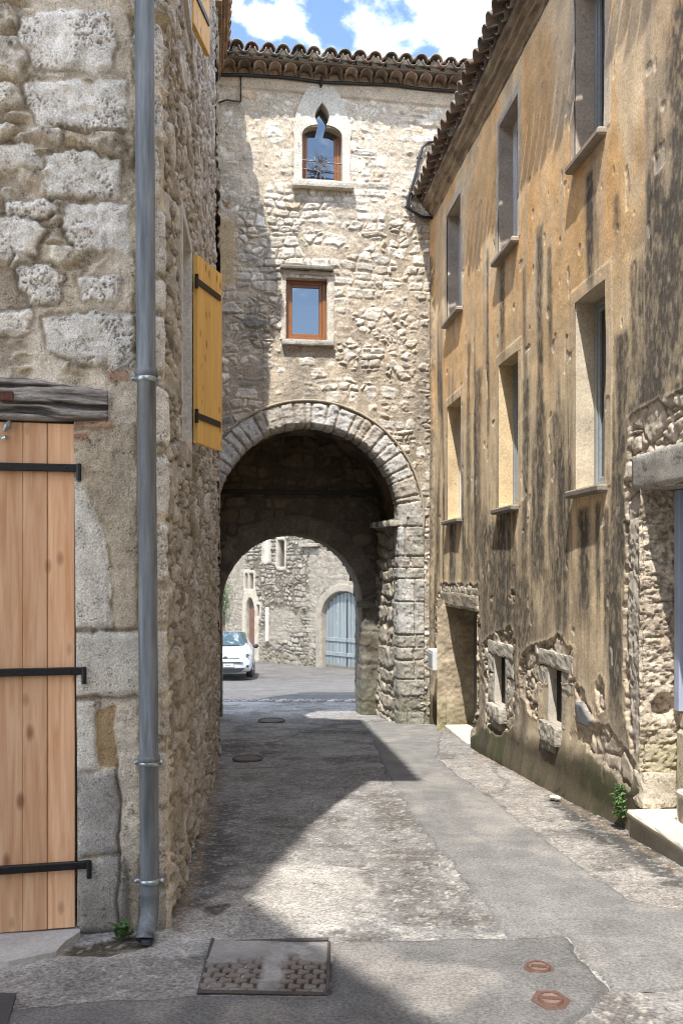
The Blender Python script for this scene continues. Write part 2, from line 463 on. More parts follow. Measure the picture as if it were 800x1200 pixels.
M_CEMENT = attr_mat('cement', .9, 60, .22, .3, 40, .12)
M_DARK = plain_mat('shade_black', (.012, .011, .010), .95, 0, 20, .2, 0)  # near-black colour that stands in for the shade inside openings
M_CABLE = plain_mat('black_cable', (.02, .021, .023), .5, 0, 40, .2, 0)
M_GREYPAINT = plain_mat('grey_blue_paint', (.30, .33, .345), .5, 0, 30, .12, .05)
M_WHITEPAINT = plain_mat('white_paint', (.66, .67, .67), .45, 0, 30, .06, .03)
M_LEAF = plain_mat('leaf', (.085, .17, .045), .5, 0, 12, .4, .05)

C_LIME = np.array((.80, .765, .70)); C_MORTAR = np.array((.68, .60, .48)); C_GREYST = np.array((.42, .385, .33))

def window_box(name, fr, s0, s1, z0, z1, depth, frame_mat, parent, reveal_mat, rcol, fw=.05, mull=True, glass=M_GLASS, reveal_to=0.0):
    """A recessed window: plastered reveal > frame > pane."""
    m = MB()
    # reveal: four slabs just behind the opening edge
    t = .06
    R = lambda a0, a1, c0, c1, col: m.box(fr, a0, a1, reveal_to - .004, -depth - .06, c0, c1, col, .002)
    R(s0 - t, s0, z0 - t, z1 + t, rcol); R(s1, s1 + t, z0 - t, z1 + t, rcol); R(s0, s1, z1, z1 + t, rcol); R(s0, s1, z0 - t, z0, rcol)
    w = m.build(name, reveal_mat, parent)
    f = MB(); b0, b1 = -depth, -depth - .055
    f.box(fr, s0, s0 + fw, b0, b1, z0, z1); f.box(fr, s1 - fw, s1, b0, b1, z0, z1)
    f.box(fr, s0 + fw, s1 - fw, b0, b1, z0, z0 + fw * 1.2); f.box(fr, s0 + fw, s1 - fw, b0, b1, z1 - fw, z1)
    g = fw * .75
    f.box(fr, s0 + fw, s0 + fw + g, b0 - .012, b1 + .004, z0 + fw * 1.2, z1 - fw); f.box(fr, s1 - fw - g, s1 - fw, b0 - .012, b1 + .004, z0 + fw * 1.2, z1 - fw)
    f.box(fr, s0 + fw + g, s1 - fw - g, b0 - .012, b1 + .004, z0 + fw * 1.2, z0 + fw * 1.2 + g); f.box(fr, s0 + fw + g, s1 - fw - g, b0 - .012, b1 + .004, z1 - fw - g, z1 - fw)
    if mull:
        c = (s0 + s1) / 2; f.box(fr, c - .028, c + .028, b0 + .006, b1 + .002, z0 + fw * 1.2, z1 - fw)
    f.build('frame', frame_mat, w)
    p = MB(); p.box(fr, s0 + fw, s1 - fw, b0 - .03, b0 - .036, z0 + fw, z1 - fw, bev=.001); p.build('pane', glass, w)
    k = MB(); k.box(fr, s0, s1, -depth - .07, -depth - .08, z0, z1, bev=.001); k.build('room_shade_panel', M_DARK, w)  # black panel in place of the unlit room behind the pane
    return w

# ================================================================== LEFT STONE HOUSE
FF = Frame(-.773, 4.15, .977, .215)            # front wall, s negative to the left of the corner
FS = Frame(-.773, 4.15, -.473, 5.35)           # side wall along the street
SIDE_LEN = 5.37
house = thing('stone_house', (-2.2, 5.5, -.35), 'pale rubble stone house with pine plank door, zinc downpipe and yellow shutters', 'house')

door_r, _ = FF.sz(91.5, 800); door_l = door_r - 1.02
door_t = FF.sz(45, 492)[1]; door_b = FF.sz(45, 1091)[1]
wl = (.98, 1.62, 2.10, 3.27); wu = (.98, 1.62, 4.70, 5.95)      # side windows: s0,s1,z0,z1

us = np.unique(np.concatenate([np.arange(-6, -.95, .08), lines(-.95, .06, .0058, (door_r,)), lines(.07, SIDE_LEN, .0125, (wl[0], wl[1])), [door_l]]))
vs = np.unique(np.concatenate([lines(-.75, 4.25, .0075, (door_t, wl[2], wl[3])), lines(4.27, 7.15, .015, (wu[2], wu[3]))]))
S, Z = np.meshgrid(us, vs)
front = S < 0
# --- colour and relief of the front face
n1 = fbm(S * 5, Z * 5, 3, 5); n2 = fbm(S * 22, Z * 22, 4, 4); n3 = fbm(S * 1.3, Z * 1.3, 5, 3)
H = (n1 - .5) * .018 + (n2 - .5) * .012 + (ridged(S * 30, Z * 30, 24, 3) - .6) * .010
C = np.zeros(S.shape + (3,)); C[:] = C_MORTAR
C = mix3(C, (.74, .665, .55), ss(.45, .7, n3)); C = mix3(C, (.46, .385, .28), .5 * ss(.52, .68, n1)); C *= (1 + .25 * (n2 - .5))[..., None]
pxs, pys = FF.inv(S, Z)
# small rubble on the left, and larger irregular pieces of stone everywhere in the upper wall
e, r1, r2, r3, tx, tz = coursed(S, Z, .19, .10, 21, .7, .45); e = e / .095
rg = ridged(S * 13, Z * 13, 22, 4)
zone = ss(52, 30, pxs + 26 * (fbm(S * 6, Z * 6, 8, 2) - .5)) * ss(445, 425, pys)
zone = np.maximum(zone, .9 * ss(.56, .60, vn(S * 3.1 + 4, Z * 3.3, 15)) * ss(450, 410, pys))
st = ss(.02, .16, e) * zone
H = H + st * (.018 + .04 * r1) * (.6 + .4 * ss(.1, .45, e)) - .014 * zone * (1 - ss(.02, .12, e)) + st * ((r2 - .5) * tx * .02 + (.6 - r3) * tz * .022 + (rg - .6) * .05 + (ridged(S * 34, Z * 34, 23, 3) - .6) * .022)
stc = lerp(np.array((.80, .755, .665)), np.array((.54, .475, .375)), (r2 ** 1.5)[..., None]); stc = mix3(stc, (.50, .405, .26), ss(.6, .95, r3) * .8)
stc *= (.85 + .9 * (n2 - .4))[..., None]
C = mix3(C, stc, ss(.1, .6, st)); C = mix3(C, (.20, .155, .105), zone * (1 - ss(-.02, .06, e)) * .5)
# dressed and pitted limestone blocks (photograph outlines turned into wall coordinates)
blocks = [[(33, 22), (60, 10), (141, 16), (143, 84), (92, 82), (52, 80), (32, 50)], [(37, 97), (100, 92), (158, 95), (156, 150), (60, 148), (44, 128)],
          [(59, 178), (110, 176), (150, 190), (148, 232), (62, 230)], [(84, 242), (160, 238), (162, 298), (96, 292), (82, 268)],
          [(24, 314), (66, 308), (80, 326), (72, 356), (40, 358)], [(56, 374), (110, 366), (164, 370), (164, 432), (100, 428), (60, 412)],
          [(0, 366), (40, 362), (45, 390), (10, 396), (-25, 390)], [(-20, 168), (46, 168), (56, 194), (10, 198), (-20, 196)],
          [(98, 326), (146, 322), (148, 352), (104, 352)], [(-20, 257), (40, 250), (60, 270), (48, 298), (-20, 296)], [(12, 236), (60, 231), (76, 246), (60, 256), (14, 252)],
          [(-60, 60), (-8, 56), (-4, 100), (-60, 104)], [(-70, 180), (-25, 184), (-28, 240), (-70, 236)],
          [(90, 560), (108, 568), (120, 610), (132, 660), (136, 736), (90, 738)], [(91, 742), (205, 740), (205, 814), (91, 816)],
          [(92, 822), (116, 820), (118, 903), (92, 905)], [(93, 908), (140, 905), (142, 1000), (93, 1006)], [(93, 1010), (146, 1004), (150, 1092), (93, 1094)]]
for y0, y1 in ((22, 97), (104, 160), (167, 233), (243, 318), (326, 362), (370, 440), (452, 520), (532, 604), (612, 680), (688, 732), (832, 868), (880, 948), (962, 1030), (1040, 1100)):
    blocks.append([(168, y0), (214, y0 + 2), (214, y1), (168, y1 - 2)])
for i, b in enumerate(blocks):
    pts = [FF.sz(*p) for p in b]
    if i >= 18: pts = [(a if a < -.03 else .02 + .13 * ((i * 37 % 10) / 10), z) for a, z in pts]
    a = [p[0] for p in pts]; zz = [p[1] for p in pts]
    m = (S > min(a) - .06) & (S < max(a) + .06) & (Z > min(zz) - .06) & (Z < max(zz) + .06)
    if not m.any(): continue
    s_, z_ = S[m], Z[m]
    smooth_block = 13 <= i < 18
    d = poly_sd(s_, z_, pts) + (.010 if smooth_block else .026) * (fbm(s_ * 24, z_ * 24, 40 + i, 3) - .5) * 2 * .7
    k = ss(.007, -.007, d + .03 * (n2[m] - .5))
    dome = ss(.01, -.03, d)
    pit = ss(.61, .70, fbm(s_ * 120, z_ * 160, 60 + i, 3)) * (.3 if smooth_block else 1.) * ss(.38, .6, fbm(s_ * 9, z_ * 9, 61 + i, 2))
    hb = .002 + .010 * dome + (n1[m] - .5) * .012 - .009 * pit + (0 if smooth_block else .022) * (rg[m] - .6) + (_hash(np.array([i]), np.array([3]), 9)[0] - .5) * .012
    gap = ss(.028, .008, np.abs(d)) * (1 - k)
    H[m] = lerp(H[m], hb, k) - .006 * gap * ss(.4, .6, n1[m])
    base = np.array((.68, .64, .56)) if smooth_block else C_LIME * (.86 + .25 * _hash(np.array([i]), np.array([5]), 9)[0])
    if i in (16, 17): base = np.array((.42, .40, .365))
    if i >= 27 : base = np.array((.62, .56, .47))
    if i >= 18 and i < 24: base = np.array((.72, .70, .65))
    cb = base * (.82 + .36 * n2[m])[:, None]
    cb = mix3(cb, (.22, .195, .16), .75 * pit); cb = mix3(cb, (.62, .55, .44), .5 * ss(.55, .75, n3[m] + .25 * (n1[m] - .5)))
    C[m] = mix3(C[m], cb, k) if False else C[m] * (1 - k[:, None]) + cb * k[:, None]
    C[m] = C[m] * (1 - .4 * gap[:, None] * ss(.4, .6, n1[m])[:, None])
# patch of grey-brown render beside the door, thin bricks under the beam, damp foot
for pp, cc, hh in (([(88, 500), (165, 492), (165, 735), (138, 735), (132, 660), (112, 585), (96, 560)], (.55, .47, .345), .016), ([(84, 494), (136, 492), (134, 502), (86, 505)], (.42, .25, .15), .012),
                   ([(88, 507), (108, 506), (108, 515), (88, 516)], (.40, .20, .12), .008), ([(132, 436), (156, 434), (156, 446), (132, 448)], (.50, .30, .20), .006), ([(112, 832), (136, 828), (140, 900), (118, 900)], (.50, .34, .16), -.008)):
    pts = [FF.sz(*p) for p in pp]
    d = poly_sd(S, Z, pts) + .035 * (fbm(S * 14, Z * 14, 90, 4) - .5)
    k = ss(.006, -.006, d) * front
    H = lerp(H, H * .8 + hh, k); C = C * (1 - .85 * k[..., None]) + .85 * k[..., None] * np.array(cc) * (.85 + .4 * (n1 - .4))[..., None]
crk = ss(.012, .0, np.abs(S - FF.sz(140, 900)[0] - .02 * (fbm(Z * 7, Z * 0, 70, 3) - .5) * 2)) * ss(-.45, -.4, Z) * ss(.55, .4, Z) * front
H -= .012 * crk; C = mix3(C, (.10, .08, .06), .8 * crk)
damp = ss(.15, -.28, Z + .25 * (n3 - .5)) * front
C = mix3(C, (.17, .15, .12), .55 * damp); C = mix3(C, (.06, .07, .03), .7 * ss(-.2, -.31, Z + .1 * (n1 - .5)) * front)
# --- side face: close-set dark rubble
side = S > 0
e, r1, r2, r3 = rubble(S, Z, .20, .088, 33, .6, .3)
st = ss(.03, .24, e)
Hs = st * (.008 + .017 * r1) + (n1 - .5) * .014 + (n2 - .5) * .012 + st * (ridged(S * 11, Z * 11, 34, 4) - .6) * .035
stc = lerp(np.array((.60, .555, .49)), np.array((.30, .26, .21)), r2[..., None]); stc = mix3(stc, (.60, .57, .51), ss(.75, .95, r3))
stc *= (.75 + .6 * (n2 - .1))[..., None]
Cs = mix3(np.broadcast_to(np.array((.085, .066, .047)), C.shape), stc, ss(.015, .13, e))
low = ss(2.2, .6, Z + .9 * (n3 - .5)); Cs = mix3(Cs, Cs * 0 + np.array((.42, .35, .26)) * (.8 + .5 * (n1 - .3))[..., None], .55 * low)
kq = ss(.10, .16, S)                       # quoins wrap a little way round the corner
H = np.where(side, lerp(H, Hs, kq), H); C = np.where(side[..., None], C * (1 - kq[..., None]) + Cs * kq[..., None], C)
jm = np.maximum(np.abs(S - 1.3) - .32, 0); inw = ((Z > 1.95) & (Z < 3.4)) | ((Z > 4.55) & (Z < 6.1))
flat = ss(.16, .08, jm) * inw * side; H = lerp(H, .012, flat); C = mix3(C, (.46, .42, .36), .7 * flat)
w = ss(-.03, .03, S)[..., None]
nrm = np.array((FF.nx, FF.ny, 0)) * (1 - w) + np.array((FS.nx, FS.ny, 0)) * w; nrm /= np.linalg.norm(nrm, axis=-1, keepdims=True)
P = np.where(front[..., None], FF.P(np.minimum(S, 0), 0, Z), FS.P(np.maximum(S, 0), 0, Z)) + nrm * (H - .02 * np.exp(-(S / .02) ** 2))[..., None]
P[..., 0] -= .009 * np.clip(Z, -1, 5)     # the old corner leans
cs = (us[1:] + us[:-1]) / 2; cz = (vs[1:] + vs[:-1]) / 2
def rect_hole(cs, cz, rs):
    h = np.zeros((len(cz), len(cs)), bool)
    for a0, a1, z0, z1 in rs: h |= ((cs > a0) & (cs < a1))[None, :] & ((cz > z0) & (cz < z1))[:, None]
    return h
field('wall', P, C, M_FRONT, house, rect_hole(cs, cz, [(door_l, door_r, -2, door_t), (*wl[:2], *wl[2:]), (*wu[:2], *wu[2:])]))
m = MB()     # the two walls one does not see from the street
m.box(FS, SIDE_LEN - .3, SIDE_LEN, -.06, -6, -2, 7.15, (.36, .31, .24)); m.box(FF, -6, -5.7, -.06, -5, -2, 7.1, (.36, .31, .24))
m.build('rear_wall', M_STONE, house)

# roof with its tiles
rf = Frame(-.773, 4.15, -.473, 5.35)
m = MB()
for i in range(25):
    a = -.15 + i * .21
    for j in range(3):
        o = rf.p(a, .34 - j * .5, 7.22 + j * .17); ax = rf.p(0, -1, .34) - rf.p(0, 0, 0)
        m.shell(o, ax, (0, 0, 1), .56, .10, .085, col=np.array((.36, .23, .15)) * random.uniform(.7, 1.25))
        m.shell(rf.p(a + .105, .31 - j * .5, 7.25 + j * .17), ax, (0, 0, 1), .56, .085, .10, col=np.array((.32, .2, .13)) * random.uniform(.7, 1.2), inv=True)
m.prism(FF, [(-6, 7.0), (.35, 7.0), (.35, 7.12), (-6, 9.2)], .02, -5.2, (.3, .2, .14))
m.build('roof', M_TILE, house, True)

# pine plank door, straps, beam
fr = FF
dr = MB(); wds = [.115, .1, .105, .098, .102, .11, .1, .1, .1, .1]; x = door_r - .012
for i, wd in enumerate(wds):
    x0 = max(x - wd, door_l + .01)
    if x - x0 < .03: break
    dr.box(fr, x0, x - .0014, -.004 + .002 * (i % 2), -.045, door_b, door_t - .012, np.array((1, 1, 1)) * random.uniform(.80, 1.12), .003); x = x0
door = dr.build('door', M_PINE, house)
for k, (py, L) in enumerate(((548, 95), (787, 101), (1016, 107))):
    zc = fr.sz(50, py)[1]; s1 = fr.sz(L, py)[0]; b = MB(); tilt = (0, .0, -.0)[k]
    b.box(fr, door_l + .05, s1, -.003, .024, zc - .016, zc + .016, bev=.002)
    b.tube([fr.p(s1 - .008, .026, zc - .055), fr.p(s1 - .008, .026, zc + .018)], .011)
    b.tube([fr.p(s1 - .008, .012, zc - .05), fr.p(s1 - .008, -.05, zc - .05)], .008)
    for q in range(6):
        bx = s1 - .06 - .16 * q
        b.tube([fr.p(bx, .022, zc), fr.p(bx, .030, zc)], [.007, .004], 6)
    b.build('strap_hinge', M_IRON, door)
b = MB(); s0, z0 = fr.sz(9, 500)
b.tube([fr.p(s0 + .01, .01, z0 + .02), fr.p(s0, .026, z0), fr.p(s0 - .012, .016, z0 - .02)], [.009, .014, .008], 8); b.tube([fr.p(s0, -.01, z0), fr.p(s0, .03, z0)], .008)
b.tube([fr.p(s0 + .004, .008, z0 - .045), fr.p(s0 - .008, .02, z0 - .05), fr.p(s0 - .02, .012, z0 - .052)], [.006, .011, .007], 8)
b.build('latch', M_ZINCL, door)
b = MB(); b.box(fr, door_r - .004, door_r + .012, -.01, -.09, door_b, door_t - .01, (.5, .45, .38), .003); b.box(fr, door_l - .05, door_l + .006, -.01, -.09, door_b, door_t, (.5, .45, .38)); b.build('door_jamb', M_GREYWOOD, house)
# beam over the door as a cracked relief
bs = np.linspace(-1.9, FF.sz(128, 470)[0], 260); bv = np.linspace(0, 1, 70)
BS, BV = np.meshgrid(bs, bv)
ztop = np.interp(BS, [fr.sz(-60, 440)[0], fr.sz(30, 442)[0], fr.sz(90, 452)[0], fr.sz(128, 459)[0]], [fr.sz(-60, 440)[1], fr.sz(30, 443)[1], fr.sz(90, 453)[1], fr.sz(128, 459)[1]])
zbot = np.interp(BS, [fr.sz(-60, 491)[0], fr.sz(60, 491)[0], fr.sz(128, 493)[0]], [door_t - .004] * 2 + [fr.sz(128, 493)[1]])
ztop = ztop + .012 * (fbm(BS * 9, BS * 0, 5, 3) - .5); BZ = zbot + (ztop - zbot) * np.clip(BV * 1.16 - .08, 0, 1)
edge = np.minimum(np.minimum(BV * 1.16 - .08, 1.08 - BV * 1.16), (bs[-1] - BS) * 12)
gr = fbm(BS * 5, BZ * 75 + 3 * fbm(BS * 4, BZ * 9, 8, 3), 12, 4); ck = ss(.60, .72, fbm(BS * 3.2, BZ * 48 + 2 * fbm(BS * 3, BZ * 5, 9, 2), 31, 3))
BH = .028 * np.clip(edge * 9 + .3, -1.2, 1) + .012 * (gr - .5) - .014 * ck
BH[0] = -.07; BH[-1] = -.06; BH[:, -1] = -.06
bc = lerp(np.array((.17, .15, .135)), np.array((.40, .375, .355)), ss(.35, .68, gr)[..., None]); bc = mix3(bc, (.04, .035, .03), ck * .85); bc = mix3(bc, (.14, .11, .06), .5 * ss(.8, 1, BV))
lin = field('lintel_beam', fr.P(BS, BH, BZ), bc, M_GREYWOOD, house)
b = MB(); s0, z0 = fr.sz(9, 466); b.box(fr, s0 - .03, s0 + .028, .026, .044, z0 - .022, z0 + .022, (.12, .05, .035), .006); b.build('rusty_nut', plain_mat('rust', (.11, .045, .03), .85, .2, 60, .4, .4), lin)
# doorstep of pale cement
pts = [(-60, 1098), (93, 1090), (94, 1100), (76, 1112), (66, 1124), (10, 1136), (-60, 1140)]
b = MB(); gp = [G(*p) for p in pts]; V = []; n = len(gp)
V = [(x, y, float(gz(y)) + .03) for x, y in gp] + [(x, y, float(gz(y)) - .1) for x, y in gp]
b.add(V, [tuple(range(n - 1, -1, -1))] + [(i, (i + 1) % n, n + (i + 1) % n, n + i) for i in range(n)], (.46, .45, .42)); b.build('doorstep', M_CEMENT, house)

# side window leaves
for (s0, s1, z0, z1), dx, nm in ((wl, (.10, .40), 'lower'), (wu, (.045, .39), 'upper')):
    window_box('window', FS, s0, s1, z0, z1, .14, M_WHITEPAINT, house, M_PLASTER, (.55, .52, .47))
    h = FS.p(s1 + .03, .055, 0); h.x -= .009 * (z0 + z1) / 2
    sf = Frame(h.x, h.y, *dx); b = MB(); L = math.hypot(*dx); q = L / 4
    for i in range(4): b.box(sf, i * q + .001, (i + 1) * q - .002, 0, -.03, z0 + random.uniform(0, .006), z1, np.array((1, 1, 1)) * random.uniform(.84, 1.08), .002)
    sh = b.build('shutter', M_OAK, house)
    for zz in ((z0 + .17, z1 - .17) if nm == 'lower' else (z0 + .2, z1 - .2)):
        k = MB(); k.box(sf, -.03, L * .9, .009, .001, zz - .02, zz + .02, bev=.002); k.tube([sf.p(-.025, .004, zz - .045), sf.p(-.025, .004, zz + .04)], .012); k.build('strap_hinge', M_IRON, sh)

# zinc downpipe with collars, clamps and an open shoe
def pipe_pt(py):
    x = np.interp(py, [0, 450, 1060], [163.5, 171.5, 175.5]); D = 4.03
    return Vector(((x - 400) / FX * D, D, CAMZ + (664 - py) / FX * D))
prof = [(-1200, 12.4), (430, 12.6), (434, 14.8), (438, 15.2), (441, 13.6), (443, 12.2), (884, 12.4), (886, 14.6), (890, 15), (893, 13.4), (895, 12.2), (1045, 12.2), (1047, 12.9), (1050, 12.0)]
b = MB(); pts = [pipe_pt(p) for p, _ in prof]; rr = [r * .9 * 4.03 / FX for _, r in prof]
p0 = pipe_pt(1060); pts += [p0, p0 + Vector((0, -.012, -.04)), p0 + Vector((0, -.05, -.078)), p0 + Vector((0, -.105, -.105))]; rr += [10.8 * 4.03 / FX] * 4
b.tube(pts, rr, 28, cap=False)
b.tube([pts[-1], pts[-1] + Vector((0, .002, .004)), pts[-2], pts[-3]], [rr[-1], rr[-1] - .004, rr[-1] - .004, rr[-1] - .004], 28, cap=False)
dp = b.build('downpipe', M_ZINC, house, True)
e = MB(); e.tube([lerp(pts[-1], pts[-2], .35), lerp(pts[-1], pts[-2], .5)], rr[-1] - .003, 24); e.build('throat_shade_disc', M_DARK, dp)  # black disc painted as the shade inside the pipe mouth
for py in (444, 893.5, 1032):
    c = pipe_pt(py); b = MB(); r = 12 * 4.03 / FX
    b.tube([c + Vector((0, 0, -.012)), c + Vector((0, 0, -.010)), c + Vector((0, 0, .008)), c + Vector((0, 0, .01))], [r - .003, r + .001, r + .001, r - .003], 28)
    for sg in (-1, 1):
        b.tube([c + Vector((sg * (r - .004), 0, 0)), c + Vector((sg * (r + .018), 0, 0))], .011, 8); b.tube([c + Vector((sg * (r + .012), -.016, 0)), c + Vector((sg * (r + .012), .02, 0))], .007, 8)
    b.tube([c, c + Vector((0, .12, 0))], .008, 6)
    b.build('pipe_clamp', M_ZINCL, dp, True)

# ================================================================== ADJOINING HOUSE (its eave meets the gate)
h2 = thing('village_house', (-2.5, 11, -.7), 'narrow stone house with brown stepped eave, between shuttered house and gate tower', 'house')
F2 = Frame(-1.262, 9.52, -.43, 3.08); L2 = 3.1
us = np.linspace(0, L2, 130); vs = np.linspace(-1.1, 7.9, 400); S, Z = np.meshgrid(us, vs)
e, r1, r2, r3 = rubble(S, Z, .24, .12, 41, .5, .3); st = ss(.03, .2, e); n1 = fbm(S * 5, Z * 5, 9, 4)
C = mix3(np.broadcast_to(np.array((.27, .21, .14)), S.shape + (3,)), lerp(np.array((.42, .37, .3)), np.array((.25, .21, .16)), r2[..., None]), ss(.06, .2, e))
hs_ = (((us[1:] + us[:-1]) / 2) < 1.4)[None, :] & (((vs[1:] + vs[:-1]) / 2) > 5.4)[:, None]
field('wall', F2.P(S, st * .03 + (n1 - .5) * .03, Z), C, M_STONE, h2, hs_)
m = MB(); m.box(F2, 1.4, L2, -.05, -5, -1.5, 7.9, (.33, .28, .22)); m.box(F2, 0, 1.39, -.05, -5, -1.5, 5.4, (.33, .28, .22)); m.build('house_body', M_STONE, h2)
m = MB()
for j, (b0, b1, z0, z1) in enumerate(((-.02, .07, 7.86, 7.95), (-.02, .11, 7.955, 8.04), (-.02, .15, 8.045, 8.13))):
    k = 0; a = 1.3
    while a < L2 - .06:
        L = random.uniform(.24, .34); m.box(F2, a, min(a + L - .012, L2 - .05), b0, b1, z0, z1, np.array((.25, .165, .10)) * random.uniform(.7, 1.25), .006); a += L
m.build('cornice', M_TILE, h2)
m = MB()
for i in range(8):
    a = 1.36 + i * .21
    for j in range(8):
        ax = F2.p(0, -1, .34) - F2.p(0, 0, 0); cl = np.array((.34, .22, .14)) * random.uniform(.7, 1.25)
        m.shell(F2.p(a, .17 - j * .5, 8.19 + j * .17), ax, (0, 0, 1), .56, .10, .085, col=cl); m.shell(F2.p(a + .105, .15 - j * .5, 8.22 + j * .17), ax, (0, 0, 1), .56, .085, .10, col=cl * .85, inv=True)
m.build('roof', M_TILE, h2, True)
# ================================================================== GATE TOWER
FT = Frame(1.24, 13.0, .9903, .1392)          # front plane, along to the right; outward towards the street
tower = thing('gate_tower', (0, 13.5, -.9), 'tall pale rubble stone gate tower with arched passage and two brown windows', 'gate tower')
A = FT.sz
ac, zs = A(362, 606); R_IN = (A(468, 606)[0] - ac); R_OUT = R_IN + .30
GROUND = -1.35
def tz(py): return A(400, py)[1]
# ---- windows of the front
w2 = (A(335, 360)[0], A(383, 360)[0], A(360, 398)[1], A(360, 326)[1])
w1c = A(377, 190)[0]
def ogee(hw, z0, zsp, zneck, ztip, nw, k=10):
    """Opening with straight jambs, a rounded shoulder, a neck and a pointed lobe above."""
    R = []
    R += [(hw, z0), (hw, z0 + (zsp - z0) * .5), (hw, zsp)]
    for i in range(1, k): t = i / k; R.append((nw + (hw - nw) * math.cos(t * math.pi / 2) ** 1.0, zsp + (zneck - zsp) * math.sin(t * math.pi / 2)))
    R.append((nw, zneck))
    for i in range(1, k): t = i / k; R.append((nw * (1 + .85 * math.sin(t * math.pi) ** .8) * (1 - t ** 3.5) + .001, zneck + (ztip - zneck) * t))
    R.append((0, ztip))
    return R
hw = (A(401, 190)[0] - A(354, 190)[0]) / 2
zz0 = A(377, 214)[1]; zsp = A(377, 160)[1]; znk = A(377, 147)[1]; ztip = A(378, 121)[1]
half = ogee(hw, zz0, zsp, znk, ztip, .055)
inner = [(w1c + a, z) for a, z in half] + [(w1c - a, z) for a, z in half[-2::-1]]

us = np.concatenate([lines(-3.35, .32, .0105, (w2[0], w2[1])), np.arange(.36, 2.2, .03)]); vs = np.concatenate([lines(-1.3, 8.0, .0105, (w2[2], w2[3])), [8.02, 8.1]])
S, Z = np.meshgrid(us, vs); pxs, pys = FT.inv(S, Z)
n1 = fbm(S * 4, Z * 4, 103, 5); n2 = fbm(S * 20, Z * 20, 104, 4); n3 = fbm(S * .9, Z * .9, 105, 3); n4 = fbm(S * 2, Z * 2, 106, 4)
e, r1, r2, r3, tx, tz = coursed(S, Z, .175, .105, 51, .5, .5); e = e / .11; rg = ridged(S * 11, Z * 11, 52, 4)
emb = ss(.15, .75, n4 + .35 * ss(6.3, 7.6, Z) - .1 + .25 * (r3 - .5))      # how deep stones sit in their mortar
sink = .02 + .16 * emb
st = ss(sink * .5, sink + .10, e)
H = st * (.010 + .018 * r1 + (r2 - .5) * tx * .012 + (.6 - r3) * tz * .014) * (1.15 - .8 * emb) + (rg - .6) * .03 * (.5 + .5 * st) + (n1 - .5) * .014 + (n2 - .5) * .01
stc = lerp(np.array((.74, .69, .60)), np.array((.43, .375, .30)), (r2 ** 1.4)[..., None])
grey = ss(6.6, 4.8, Z + 1.2 * (n3 - .5)) * .75
stc = mix3(stc, np.array((.40, .385, .35)), grey * ss(.3, .8, r3)); stc = mix3(stc, (.56, .40, .25), ss(.86, .97, r1) * ss(5, 6.5, Z) * .8); stc = mix3(stc, (.20, .19, .175), ss(.9, .99, r3) * ss(6.2, 5.2, Z) * .9)
stc *= (.80 + .42 * n2)[..., None]
mort = mix3(np.broadcast_to(np.array((.58, .49, .375)), S.shape + (3,)), (.40, .34, .265), .8 * ss(5.6, 3.5, Z + n3)); mort = mort * (.85 + .3 * n1)[..., None]
C = mix3(mort, stc, ss(sink * .4, sink + .06, e))
C = mix3(C, (.10, .085, .065), .5 * (1 - ss(-.01, .06, e)) * (1 - .75 * emb))
pl = ss(8, -8, poly_sd(pxs, pys, [(240, 255), (276, 252), (279, 330), (274, 338), (240, 338)]) + 8 * (fbm(S * 7, Z * 7, 3, 3) - .5)); H = lerp(H, .02 + .006 * (n1 - .5), pl); C = mix3(C, (.44, .33, .19), pl * .95)
band = ss(7.74, 7.78, Z + .03 * (n1 - .5) + .025 * (S + 1.5)); H = lerp(H, .03, band); C = mix3(C, (.50, .40, .29), band * .9)
# dark weathering: runs below the window sill, right corner; the left column is darkened too
for (x0, y0, x1, y1, k_) in ((335, 408, 385, 470, .5), (478, 330, 508, 610, .5), (280, 300, 312, 470, .40), (255, 180, 300, 250, .35), (405, 180, 470, 330, 0)):
    d = poly_sd(pxs, pys, [(x0, y0), (x1, y0), (x1, y1), (x0, y1)]) + 40 * (fbm(S * 5, Z * 5, 120, 4) - .5)
    C = mix3(C, (.15, .14, .12), k_ * ss(14, -14, d) * ss(.38, .6, n1))
damp = ss(1.2, -.9, Z + .7 * (n3 - .5)); C = mix3(C, (.25, .225, .17), .5 * damp); C = mix3(C, (.12, .125, .07), .6 * ss(-.45, -.9, Z + .2 * (n1 - .5)))
cs = (us[1:] + us[:-1]) / 2; cz = (vs[1:] + vs[:-1]) / 2; CS, CZ = np.meshgrid(cs, cz)
rin = R_IN + .10
hole = ((CS - ac) ** 2 + (CZ - zs) ** 2 < rin ** 2) | ((np.abs(CS - ac) < rin) & (CZ < zs))
hole |= poly_in(CS, CZ, [(w1c + (a - w1c) * 1.18, z + .02 * (1 if z > znk else -1)) for a, z in inner])
hole |= (CS > w2[0]) & (CS < w2[1]) & (CZ > w2[2]) & (CZ < w2[3])
field('wall', FT.P(S, H, Z), C, M_TOWER, tower, hole)

